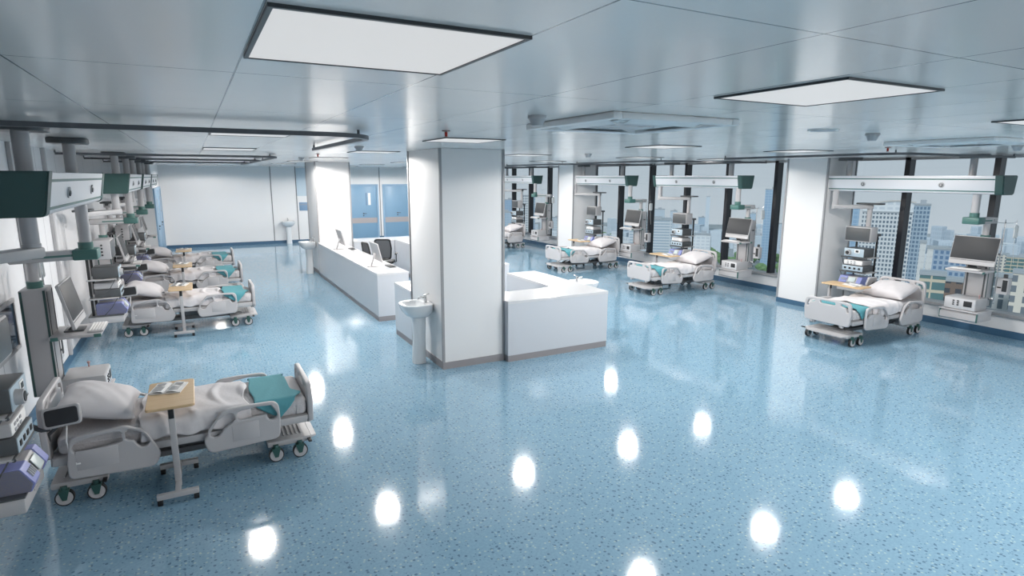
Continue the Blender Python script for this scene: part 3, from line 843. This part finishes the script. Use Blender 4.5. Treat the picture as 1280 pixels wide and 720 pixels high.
ORDW = ORD
bridge_cache = {}
def bay(side, k, yb, bridge, tower, rack, xb, table_off=(0, 0), head=None):
    """everything around one bed; side 'L' faces +x, 'R' faces -x"""
    rz = 0 if side == 'L' else PI
    row = 'along the white wall' if side == 'L' else 'along the windows'
    bedw = '%s bed %s' % (ORD[k], row)
    grp = ' of the wall row' if side == 'L' else ' of the window row'
    c, s = (1, 0) if side == 'L' else (-1, 0)
    def W(x, y, z=0): return (xb + c * x, yb + c * y, z)
    extra = {0: 'largest in view', 1: 'with its own overbed table', 2: 'between two neighbours', 3: 'at the far end'}
    place('bed', make_bed, W(0, 0), rz, '%s hospital bed %s' % (('white' if side == 'L' else 'pale grey'), row) + ', ' + ORD[k] + ' from the open end of the ward', 'hospital beds', 'hospital bed')
    p = place('pillow', make_pillow, W(-.615, 0, .648), rz, 'plump white pillow against the headboard of the ' + bedw, 'pillows', 'pillow')
    p.rotation_euler = (0, R_(-0) , rz); p.rotation_euler.y = R_(16)
    place('sheet', make_sheet, W(0, 0), rz, 'rumpled white sheet over the middle of the ' + bedw, 'bed sheets', 'bed sheet')
    place('blanket', make_blanket, W(0, 0), rz, 'folded teal cloth across the foot of the ' + bedw, 'teal blankets', 'blanket')
    tx, ty = -.11 + table_off[0], -.225 + table_off[1]
    place('table', make_table, W(tx, ty), rz, 'maple topped overbed table standing at the ' + bedw, 'overbed tables', 'overbed table')
    b = place('book', make_book, W(tx - .02, ty + .12, .706), rz + R_(-14), 'open book lying on the overbed table of the ' + bedw, 'open books', 'book')
    # bridge
    y0, y1, xbr = bridge; L = y1 - y0
    key = 'bridge%.2f' % L
    place(key, lambda: make_bridge(L), (xbr, (y0 + y1) / 2, 0), 0, 'aluminium ceiling bridge with green caps above the ' + bedw, 'ceiling bridges', 'ceiling pendant')
    # tower
    xt, yt, tdx, tdy = tower
    key = 'tower%.2f_%.2f' % (tdx, tdy)
    TZ = -.11 if side == 'L' else 0.
    place(key, lambda: make_tower(tdx, tdy, -TZ), (xt, yt, TZ), rz, 'hanging grey equipment tower with monitor shelf beside the ' + bedw, 'hanging equipment towers', 'equipment tower')
    def T(x, y, z): return (xt + c * x, yt + c * y, z)
    place('monitor', make_monitor, T(.30, 0, TZ + 1.131), rz, 'flat computer monitor on the equipment tower of the ' + bedw, 'computer monitors on the equipment towers', 'monitor')
    place('keyboard', make_keyboard, T(.44, 0, TZ + 1.07), rz, 'white keyboard in front of the monitor at the ' + bedw, 'keyboards on the equipment towers', 'keyboard')
    place('ventilator', make_ventilator, T(.30, 0, TZ + .467), rz, 'boxy grey ventilator on the drawer unit beside the ' + bedw, 'ventilators', 'ventilator')
    place('pump', make_pump, T(.02, .335, TZ + .72), rz, 'small white infusion pump on the drip pole at the ' + bedw, 'infusion pumps', 'infusion pump')
    place('bag', make_bag, T(-.03, .355, TZ + 1.545), rz, 'clear drip bag hanging from the drip pole at the ' + bedw, 'drip bags', 'drip bag')
    # rack
    xr, yr, rdx, rdy = rack
    key = 'rack%.2f_%.2f' % (rdx, rdy)
    place(key, lambda: make_rack(rdx, rdy), (xr, yr, 0), rz, 'hanging rack of shelves on two black rods beside the ' + bedw, 'hanging equipment racks', 'equipment rack')
    def Q(x, y, z): return (xr + c * x, yr + c * y, z)
    place('vitals', make_display_box, Q(.06, 0, 1.30), rz, 'wide dark vital signs monitor atop the rack of the ' + bedw, 'vital signs monitors', 'monitor')
    place('suction', make_syringe_unit, Q(.06, 0, 1.035), rz, 'device with pale blue front and dial, rack of the ' + bedw, 'devices with round dials', 'medical device')
    place('amp', make_amplifier, Q(.06, 0, .775), rz, 'two tier boxy device with buttons, rack of the ' + bedw, 'two tier devices', 'medical device')
    place('analyser', make_analyser, Q(.07, 0, .532), rz, 'lilac sided analyser in the lowest rack tray of the ' + bedw, 'analysers', 'medical device')

XLB, XRB = -.175, 9.05
# tower: (x, y, drop offset in local axes)
bay('L', 0, LBED[0], (4.52, 7.2, -.95), (-1.36, 6.85, .41, .12), (-1.26, 4.49, .26, .62), XLB)
bay('L', 1, LBED[1], (10.0, 12.62, -.95), (-1.36, 11.82, .41, .12), (-1.20, 9.85, .20, .62), XLB)
bay('L', 2, LBED[2], (12.9, 15.5, -.95), (-1.36, 14.47, .41, .12), (-1.20, 12.62, .20, .58), XLB)
bay('L', 3, LBED[3], (15.6, 18.2, -.95), (-1.36, 17.12, .41, .12), (-1.20, 15.27, .20, .62), XLB)
bay('R', 0, RBED[0], (4.20, 7.08, 10.26), (10.47, 4.50, .27, -.06), (10.42, 6.32, .30, -.38), XRB, table_off=(-.08, -.24))
bay('R', 1, RBED[1], (8.80, 11.55, 10.30), (10.47, 8.88, .27, -.06), (10.42, 10.70, .30, -.55), XRB, table_off=(-.08, -.24))
bay('R', 2, RBED[2], (12.52, 15.25, 10.30), (10.53, 12.43, .33, -.06), (10.42, 14.30, .30, -.65), XRB, table_off=(-.08, -.24))
bay('R', 3, RBED[3], (17.45, 20.15, 10.30), (10.47, 17.15, .27, -.3), (10.42, 19.0, .30, -.8), XRB, table_off=(-.08, -.24))

# ------------------------------------------------------------------ nurse station
def counter(name, boxes, label, kicks=None):
    """boxes: footprints (x0,x1,y0,y1) of one counter"""
    r = empty(name, label, 'counter', group='nurse counters')
    x0, _, y0, _ = boxes[0]; r.location = (0, 0, 0)
    mb = MB()
    for x0, x1, y0, y1 in boxes: mb.box(((x0 + x1) / 2, (y0 + y1) / 2, (.085 + .785) / 2), (x1 - x0 - .006, y1 - y0 - .006, .70))
    mb.build('counter_body', M_counter, r, smooth=0)
    mb = MB()
    for x0, x1, y0, y1 in boxes: mb.box(((x0 + x1) / 2, (y0 + y1) / 2, .80), (x1 - x0, y1 - y0, .034))
    mb.build('worktop', M_panelwhite, r, smooth=0)
    mb = MB()
    for x0, x1, y0, y1 in boxes: mb.box(((x0 + x1) / 2, (y0 + y1) / 2, .0425), (x1 - x0 - .012, y1 - y0 - .012, .085))
    mb.build('kick_plinth', M_kick, r, smooth=0)
    return r
counter('nurse_counter', [(3.50, 5.11, 6.66, 7.30), (4.57, 5.11, 7.30, 8.75)], 'glossy white corner counter joined to the near square column')
counter('nurse_counter', [(2.62, 3.14, 7.975, 8.75)], 'short white counter tucked behind the near square column')
counter('nurse_counter', [(2.60, 3.15, 9.64, 14.94)], 'long white counter with two computers reaching the far square column')
counter('nurse_counter', [(4.50, 5.12, 9.70, 14.85), (3.46, 5.12, 14.85, 15.55)], 'white L shaped counter with bare top in front of the blue doors')

def make_desktop():
    r = empty('desktop_computer'); T = Matrix.Translation((0, 0, .10)) @ Matrix.Rotation(R_(-14), 4, 'Y')
    me = holed(rounded([(-.27, 0), (.27, 0), (.27, .34), (-.27, .34)], .015), [], .022, .006)
    mb = MB(); mb.mesh(me, T @ YZ); o = mb.build('housing', M_white, r)
    mb = MB(); mb.box((0, 0, 0), (.004, .51, .26)); mb.bm.transform(T @ Matrix.Translation((.0125, 0, .195))); mb.build('display', M_screen, o)
    mb = MB(); mb.box((-.10, 0, .12), (.012, .10, .24), .004, ry=R_(18)); mb.box((-.10, 0, .006), (.20, .14, .012), .004); mb.build('stand', M_white, r)
    return r
def make_blackboard_keys():
    r = empty('keyboard')
    mb = MB(); mb.box((0, 0, .007), (.12, .34, .013), .004); mb.build('tray', M_dgrey, r)
    mb = MB()
    for k in range(4): mb.box((-.04 + k * .027, 0, .016), (.02, .31, .005), .002)
    mb.build('key_row', M_black, r)
    return r
for y, w in ((10.50, 'nearer the end of the long counter'), (13.40, 'close to the far square column')):
    place('desktop', make_desktop, (2.87, y, .817), 0, 'white desktop computer seen from behind, ' + w, 'desktop computers on the counter', 'computer')
    place('dkeys', make_blackboard_keys, (3.05, y - .12, .817), 0, 'black keyboard beside the desktop computer ' + w, 'keyboards on the counter', 'keyboard')
def make_chair():
    r = empty('office_chair')
    mb = MB()
    for k in range(5):
        a = k * 2 * PI / 5; mb.cyl((0, 0, .09), (.28 * math.cos(a), .28 * math.sin(a), .065), .022, .014, seg=8)
    mb.build('base', M_black, r)
    for k in range(5):
        a = k * 2 * PI / 5; mb = MB(); x, y = .28 * math.cos(a), .28 * math.sin(a); mb.cyl((x - .02, y, .028), (x + .02, y, .028), .028, seg=14); mb.cyl((x, y, .04), (x, y, .07), .008, seg=8); mb.build('caster', M_black, r)
    mb = MB(); mb.cyl((0, 0, .08), (0, 0, .43), .025, seg=14); mb.build('post', M_dgrey, r)
    me = holed(rounded([(-.24, -.24), (.24, -.24), (.24, .24), (-.24, .24)], .08), [], .07, .03)
    mb = MB(); mb.mesh(me, Matrix.Translation((0, 0, .47))); mb.build('seat', M_black, r)
    T = Matrix.Translation((-.25, 0, .56)) @ Matrix.Rotation(R_(-10), 4, 'Y')
    outer = rounded([(-.20, 0), (.20, 0), (.23, .30), (.20, .55), (-.20, .55), (-.23, .30)], .07)
    inner = rounded([(-.165, .04), (.165, .04), (.195, .30), (.17, .515), (-.17, .515), (-.195, .30)], .06)
    me = holed(outer, [inner], .035, .012); mb = MB(); mb.mesh(me, T @ YZ)
    b = mb.build('backrest', M_black, r)
    me = holed([(a * 1.03, z) for a, z in inner], [], .008, .002); mb = MB(); mb.mesh(me, T @ YZ); mb.build('back_mesh', M_mesh, b)
    mb = MB(); mb.tube([(0, 0, .44), (-.24, 0, .45), (-.28, 0, .60)], .02); mb.build('back_bracket', M_black, r)
    for s in (-1, 1):
        mb = MB(); mb.tube([(-.02, s * .22, .45), (-.02, s * .29, .47), (-.02, s * .29, .66)], .014); mb.box((.0, s * .29, .68), (.26, .06, .03), .012); mb.build('armrest', M_black, r)
    return r
_c = place('chair', make_chair, (3.56, 13.0, 0), R_(8), 'dark office chair tucked behind the long counter, lower in view', 'office chairs', 'chair')
_d = place('chair', make_chair, (3.92, 13.75, 0), R_(65), 'dark office chair showing its mesh back above the long counter', 'office chairs', 'chair')

for _o in (_c, _d): _o.scale = (.92, .92, .9)
# ------------------------------------------------------------------ wash basins
def make_basin():
    """pedestal basin, back against a wall at x = 0, bowl toward -x"""
    r = empty('wash_basin')
    def ring(w, d, z, x0=0., n=28, sq=2.6):
        out = []
        for k in range(n):
            a = 2 * PI * k / n; ca, sa = math.cos(a), math.sin(a)
            ex = 2 / sq
            x = abs(ca) ** ex * (1 if ca > 0 else -1); y = abs(sa) ** ex * (1 if sa > 0 else -1)
            if x > 0: x = abs(ca) ** .35
            out.append((x0 - d / 2 + x * d / 2 * (1 if x < 0 else 1), y * w / 2, z))
        return out
    mb = MB()
    R = [ring(.18, .20, .615, -.06), ring(.31, .29, .645, -.03), ring(.41, .365, .70, -.0), ring(.445, .39, .75), ring(.455, .40, .785), ring(.46, .405, .80), ring(.44, .39, .806, -.008)]
    inn = [ring(.36, .26, .80, -.095), ring(.32, .23, .76, -.11), ring(.20, .15, .70, -.15), ring(.05, .05, .685, -.20)]
    mb.loft(R + inn); mb.build('bowl', M_ceram, r)
    mb = MB(); mb.loft([ring(.185, .17, 0, -.085), ring(.185, .17, .05, -.085), ring(.16, .155, .35, -.085), ring(.185, .18, .64, -.075)]); mb.build('pedestal', M_ceram, r)
    mb = MB(); mb.cyl((-.06, 0, .80), (-.06, 0, .88), .020, .017, seg=14); mb.tube([(-.06, 0, .85), (-.12, 0, .875), (-.155, 0, .865), (-.16, 0, .845)], .013); mb.box((-.045, 0, .90), (.075, .03, .018), .006, ry=R_(-18))
    mb.build('tap', M_steel, r)
    mb = MB(); mb.cyl((-.222, 0, .684), (-.222, 0, .690), .018, seg=14); mb.build('drain', M_steel, r)
    return r
place('basin', make_basin, (2.632, 7.22, 0), 0, 'white pedestal wash basin on the side of the near square column', 'wash basins', 'wash basin')
place('basin', make_basin, (2.632, 15.45, 0), 0, 'white pedestal wash basin on the side of the far square column', 'wash basins', 'wash basin')
place('basin', make_basin, (2.98, 22.94, 0), R_(90), 'white pedestal wash basin on the back wall near the blue notice board', 'wash basins', 'wash basin')
place('basin', make_basin, (5.116, 7.55, 0), PI, 'white pedestal wash basin behind the corner counter facing the window beds', 'wash basins', 'wash basin')

# ------------------------------------------------------------------ city outside
GZ = -140.
def facade(name, wall, glass, w, h, fx=.55, fz=.6, gl=.25):
    if name in MATS: return MATS[name]
    m = mat(name, wall, .6); nt = m.node_tree; b = nt.nodes['Principled BSDF']
    tc = nt.nodes.new('ShaderNodeTexCoord'); sx = nt.nodes.new('ShaderNodeSeparateXYZ'); nt.links.new(tc.outputs['Object'], sx.inputs[0])
    def mth(op, a, bb):
        n = nt.nodes.new('ShaderNodeMath'); n.operation = op
        for i, q in enumerate((a, bb)):
            if isinstance(q, (int, float)): n.inputs[i].default_value = q
            else: nt.links.new(q, n.inputs[i])
        return n.outputs[0]
    u = mth('FLOORED_MODULO', mth('ADD', sx.outputs[0], sx.outputs[1]), w)
    v = mth('FLOORED_MODULO', sx.outputs[2], h)
    win = mth('MULTIPLY', mth('LESS_THAN', u, w * fx), mth('LESS_THAN', v, h * fz))
    mx = nt.nodes.new('ShaderNodeMix'); mx.data_type = 'RGBA'; mx.inputs['A'].default_value = (*wall, 1); mx.inputs['B'].default_value = (*glass, 1)
    nt.links.new(win, mx.inputs['Factor']); nt.links.new(mx.outputs['Result'], b.inputs['Base Color'])
    return m
FAC = {  # pale facades of far buildings have haze mixed into their wall colours
 'white_grid': facade('white grid facade', (.62, .65, .67), (.13, .18, .23), 2.3, 3.2, .58, .58),
 'blue_grid': facade('blue grid facade', (.36, .46, .55), (.13, .21, .30), 2.3, 3.2, .66, .64),
 'plain_white': facade('white slab facade', (.62, .64, .64), (.55, .57, .58), 30, 3.4, .98, .2),
 'blue_dark': facade('dark blue glass facade', (.32, .41, .52), (.11, .20, .33), 2.8, 3.2, .58, .62),
 'tan': facade('green glass facade', (.55, .49, .38), (.09, .18, .19), 6, 4.4, .9, .72),
 'brown': facade('brown facade', (.20, .15, .125), (.06, .07, .085), 4, 4.2, .55, .5),
 'grey_pier': facade('grey pier facade', (.50, .52, .52), (.12, .16, .19), 3.6, 5., .5, .85),
 'cream_pier': facade('cream facade', (.66, .63, .56), (.16, .19, .22), 4.2, 4.2, .45, .65),
 'blue_glass': facade('clear blue glass facade', (.36, .49, .62), (.26, .40, .56), 4., 4., .85, .8),
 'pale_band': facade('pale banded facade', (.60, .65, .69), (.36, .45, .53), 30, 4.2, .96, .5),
 'hazed_pale_blue': facade('haze paled blue facade', (.52, .60, .68), (.45, .54, .62), 4, 4, .6, .6),
 'haze_blue': facade('haze painted blue facade', (.58, .66, .73), (.55, .63, .70), 5, 5, .6, .6),
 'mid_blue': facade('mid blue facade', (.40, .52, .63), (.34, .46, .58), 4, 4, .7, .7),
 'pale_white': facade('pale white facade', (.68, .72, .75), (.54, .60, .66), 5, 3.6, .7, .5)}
CITY = [(112.9,64.4,-4.1,7.9,-1.05,'white_grid'),(120.6,62.9,-2.8,3.2,-1.09,'blue_grid'),(89.1,45.5,-6.6,0.7,-1.10,'plain_white'),(89.5,44.7,-7.3,0.7,-1.11,'plain_white'),
(101.4,47.6,-8.5,4.6,-1.13,'blue_dark'),(66.4,32.6,-7.5,2.2,-1.11,'tan'),(72.7,33.3,-8.8,2.2,-1.14,'brown'),(77.9,31.4,-8.4,1.9,-1.19,'grey_pier'),(73.0,27.4,-7.1,2.0,-1.21,'cream_pier'),
(135.6,85.0,-4.3,2.3,-1.01,'blue_glass'),(151.5,173.1,-13.7,15.8,-0.72,'pale_band'),(220.3,245.7,-15.0,6.7,-0.73,'hazed_pale_blue'),(246.8,262.1,-17.4,4.0,-0.76,'hazed_pale_blue'),(300.4,287.7,-10.7,2.5,-0.81,'haze_blue'),
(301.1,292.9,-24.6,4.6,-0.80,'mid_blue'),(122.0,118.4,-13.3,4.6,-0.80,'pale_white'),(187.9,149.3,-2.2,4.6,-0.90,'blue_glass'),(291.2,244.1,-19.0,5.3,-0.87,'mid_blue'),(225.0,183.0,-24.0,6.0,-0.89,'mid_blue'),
(238.3,182.2,-18.9,4.3,-0.92,'hazed_pale_blue'),(135.2,267.8,-6.1,4.8,-0.47,'blue_glass'),(148.9,283.2,-10.0,5.6,-0.48,'blue_glass'),(97.9,174.4,-4.0,2.7,-0.51,'white_grid'),(130.0,225.2,-5.3,2.8,-0.52,'blue_grid'),
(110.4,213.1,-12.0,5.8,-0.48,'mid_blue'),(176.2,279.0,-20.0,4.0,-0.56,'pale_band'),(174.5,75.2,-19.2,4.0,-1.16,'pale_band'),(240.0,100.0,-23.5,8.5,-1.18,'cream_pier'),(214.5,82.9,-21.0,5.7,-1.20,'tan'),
(260.5,148.8,-24.2,4.1,-1.05,'hazed_pale_blue')]
CLAB = ['broad white gridded hotel block with a curved roof edge', 'narrow blue gridded tower rising beside the white hotel block', 'slim plain white slab beside the blue gridded tower', 'shorter slim white slab against the dark blue block',
 'dark blue glass office block behind the slim white slabs', 'low green glazed block with cream edges outside the first window bed', 'low brown block beside the green glazed block', 'grey block with tall piers behind the infusion pump', 'cream block with deep windows at the edge of the window view',
 'sliver of blue glass tower seen past the column of the first window bed', 'wide pale banded office slab behind the second window bed', 'pale blue tower cluster above the wide banded slab', 'smaller pale blue tower beside the cluster above the banded slab', 'very thin tall hazy tower above the pillow of the second window bed',
 'squat mid blue tower beside the very thin tall tower', 'pale white block below the very thin tall tower', 'tall clear blue glass tower beyond the mullion by the window column', 'mid blue tower behind the monitor of the second window bed', 'low mid blue block at the foot of the tall clear blue tower',
 'pale tower edge hidden beside the window column', 'blue glass tower farthest along the windows, beside the square column', 'second blue glass tower behind the last window bed', 'white gridded tower behind the rack of the last window bed', 'blue gridded tower behind the monitor of the last window bed',
 'broad mid blue block behind the last window bed', 'pale banded tower beside the window column of the third bed', 'pale banded tower behind the monitor of the first window bed', 'hazy cream blocks beyond the drip pole of the first window bed', 'hazy tan block beyond the cream pier block', 'pale tower peeping past the white hotel block']
K = 4.0
for (x, y, z, w, rz, st), lab in zip(CITY, CLAB):
    X, Y = x * K, y * K; Z = CAMH + (z - CAMH) * K; W = w * K; Dp = max(8., W * .7); Hh = Z - GZ
    r = empty('city_building', lab, 'building', (X, Y, GZ), rz, 'city buildings outside the windows')
    cyy = Dp / 2
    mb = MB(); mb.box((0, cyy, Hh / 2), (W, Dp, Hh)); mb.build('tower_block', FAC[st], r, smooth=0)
    mb = MB(); mb.box((0, cyy, Hh + .5), (W + .6, Dp + .6, 1.2)); mb.build('roof_parapet', mat('parapet', (.36, .40, .43), .6), r, smooth=0)
    if W > 12:
        mb = MB(); mb.box((W * .12, cyy, Hh + 2), (W * .3, Dp * .4, 4)); mb.build('plant_room', mat('plant room', (.38, .42, .46), .6), r, smooth=0)
    if lab.startswith('broad white gridded hotel'):
        mb = MB(); n = 14
        top = [(-W / 2 + W * i / n, Hh + 1 + 7.5 * math.sin(PI * (.12 + .55 * i / n))) for i in range(n + 1)]
        P = [(-W / 2, Hh + .9)] + top + [(W / 2, Hh + .9)]
        mb.prism(P, lambda a, z: (a, 0.5, z), lambda a, z: (a, 3.0, z)); mb.build('curved_crown', FAC['pale_white'], r, smooth=0)
        mb = MB()
        for i in range(n + 1): mb.box((top[i][0], 1.6, top[i][1] + .6), (W / n * 1.05, 3.4, .9), ry=0)
        mb.build('crown_edge', mat('crown edge', (.55, .54, .52), .6), r, smooth=0)
# ground and park
mb = MB(); mb.cyl((500, 500, GZ - 1), (500, 500, GZ), 1200, seg=64)
g = mat('city ground', (.30, .34, .36), .9, noise=(.012, .3)); struct('ground_city', mb, g)
def make_tree():
    r = empty('park_tree'); rnd = random.Random(3)
    mb = MB(); mb.cyl((0, 0, 0), (0, 0, 7), .6, .35, seg=8); mb.build('trunk', mat('bark', (.07, .055, .045), .9), r)
    mb = MB()
    for k in range(11):
        a = rnd.uniform(0, 2 * PI); q = rnd.uniform(0, 4.2); vs = mb.ico((q * math.cos(a), q * math.sin(a), rnd.uniform(6, 12)), rnd.uniform(2.2, 3.8), 2)
        for v in vs: v.co += Vector((rnd.uniform(-.35, .35), rnd.uniform(-.35, .35), rnd.uniform(-.35, .35)))
    mb.build('crown', mat('leaves', (.16, .27, .13), .9, noise=(.5, .5)), r, smooth=0)
    return r
rnd = random.Random(11)
USED = []
for (x, y, z, w, rz, st) in CITY:
    W = w * K; Dp = max(8., W * .7)
    USED.append((x * K + math.cos(rz + PI / 2) * Dp / 2, y * K + math.sin(rz + PI / 2) * Dp / 2, math.hypot(W, Dp) / 2 + 1))
def free(x, y, r):
    if all((x - a) ** 2 + (y - b) ** 2 > (r + q) ** 2 for a, b, q in USED):
        USED.append((x, y, r)); return True
    return False
n = 0
for k in range(3000):
    if n >= 110: break
    cx_, cy_, sp = ((735, 622, 115), (760, 960, 120), (600, 420, 120))[0 if k % 3 < 2 else (1 if k % 2 else 2)]
    a = rnd.uniform(0, 2 * PI); q = sp * math.sqrt(rnd.random()); sc = rnd.uniform(1.0, 1.7)
    x, y = cx_ + q * math.cos(a), cy_ + q * math.sin(a)
    if not free(x, y, 7.6 * sc): continue
    n += 1
    o = place('tree', make_tree, (x, y, GZ), rnd.uniform(0, 6), 'leafy green park tree far below the windows', 'park trees below the windows', 'tree')
    o.scale = (sc, sc, sc)
# small blocks, haze painted into their pale facades, out to the edge of the city
def make_block(st):
    def f(st=st):
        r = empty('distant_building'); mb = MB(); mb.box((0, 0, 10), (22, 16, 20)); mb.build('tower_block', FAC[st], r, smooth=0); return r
    return f
SK = ['hazed_pale_blue', 'haze_blue', 'pale_white', 'pale_band', 'cream_pier']
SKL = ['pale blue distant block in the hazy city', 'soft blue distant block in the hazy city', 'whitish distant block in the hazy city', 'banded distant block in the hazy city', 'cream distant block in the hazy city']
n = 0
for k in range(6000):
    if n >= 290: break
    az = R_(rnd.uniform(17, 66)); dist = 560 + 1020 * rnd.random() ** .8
    st = rnd.choice(range(5)) if dist < 1000 else rnd.choice((0, 1, 2))  # farthest blocks use only the facades paled for haze
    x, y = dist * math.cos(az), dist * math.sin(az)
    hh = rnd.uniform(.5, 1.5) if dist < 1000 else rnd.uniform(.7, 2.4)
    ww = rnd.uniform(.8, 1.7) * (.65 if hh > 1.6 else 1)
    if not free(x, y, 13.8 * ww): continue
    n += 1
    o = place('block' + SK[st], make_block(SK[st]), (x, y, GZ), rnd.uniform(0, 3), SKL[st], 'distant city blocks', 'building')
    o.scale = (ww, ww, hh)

# ------------------------------------------------------------------ world
wd = bpy.data.worlds.new('sky'); S.world = wd; wd.use_nodes = True
nt = wd.node_tree; bg = nt.nodes['Background']
tc = nt.nodes.new('ShaderNodeTexCoord'); sx = nt.nodes.new('ShaderNodeSeparateXYZ'); rp = nt.nodes.new('ShaderNodeValToRGB')
nt.links.new(tc.outputs['Generated'], sx.inputs[0])
mr = nt.nodes.new('ShaderNodeMapRange'); mr.inputs['From Min'].default_value = -.12; mr.inputs['From Max'].default_value = .30
nt.links.new(sx.outputs[2], mr.inputs['Value']); nt.links.new(mr.outputs['Result'], rp.inputs['Fac'])
rp.color_ramp.elements[0].color = (.60, .64, .67, 1); rp.color_ramp.elements[1].color = (.36, .455, .52, 1)
e = rp.color_ramp.elements.new(.35); e.color = (.51, .57, .615, 1)
nt.links.new(rp.outputs['Color'], bg.inputs['Color']); bg.inputs['Strength'].default_value = .85

sd = bpy.data.lights.new('city_fill_sun', 'SUN'); sd.energy = 2.0; sd.angle = R_(12); sd.color = (1., .97, .93)  # sun added to brighten the city facades that face the windows
so = bpy.data.objects.new('city_fill_sun', sd); COL.objects.link(so); so.rotation_euler = Vector((.62, .42, -.66)).to_track_quat('-Z', 'Y').to_euler()
# ------------------------------------------------------------------ camera
f = 740.5; th = R_(10.68); yaw = R_(28.1); roll = R_(.11)
Fh = Vector((math.sin(yaw), math.cos(yaw), 0)); Rt = Vector((math.cos(yaw), -math.sin(yaw), 0)); Zv = Vector((0, 0, 1))
Fw = Fh * math.cos(th) - Zv * math.sin(th); Up = Fh * math.sin(th) + Zv * math.cos(th)
R1 = Rt * math.cos(roll) + Up * math.sin(roll); U1 = Up * math.cos(roll) - Rt * math.sin(roll)
cam = bpy.data.cameras.new('camera'); cam.sensor_width = 36; cam.lens = f / 1280 * 36; cam.clip_end = 6000; cam.clip_start = .05
co = bpy.data.objects.new('camera', cam); COL.objects.link(co)
Mx = Matrix((R1, U1, -Fw)).transposed().to_4x4(); Mx.translation = (0, 0, CAMH); co.matrix_world = Mx
S.camera = co
S.view_settings.view_transform = 'Standard'; S.view_settings.look = 'None'; S.view_settings.gamma = 1; S.view_settings.use_curve_mapping = False
S.view_settings.exposure = .32
S.cycles.use_denoising = True; S.cycles.max_bounces = 8; S.cycles.diffuse_bounces = 4; S.cycles.glossy_bounces = 4; S.cycles.transparent_max_bounces = 12
S.cycles.use_light_tree = True
S.cycles.sample_clamp_indirect = 6
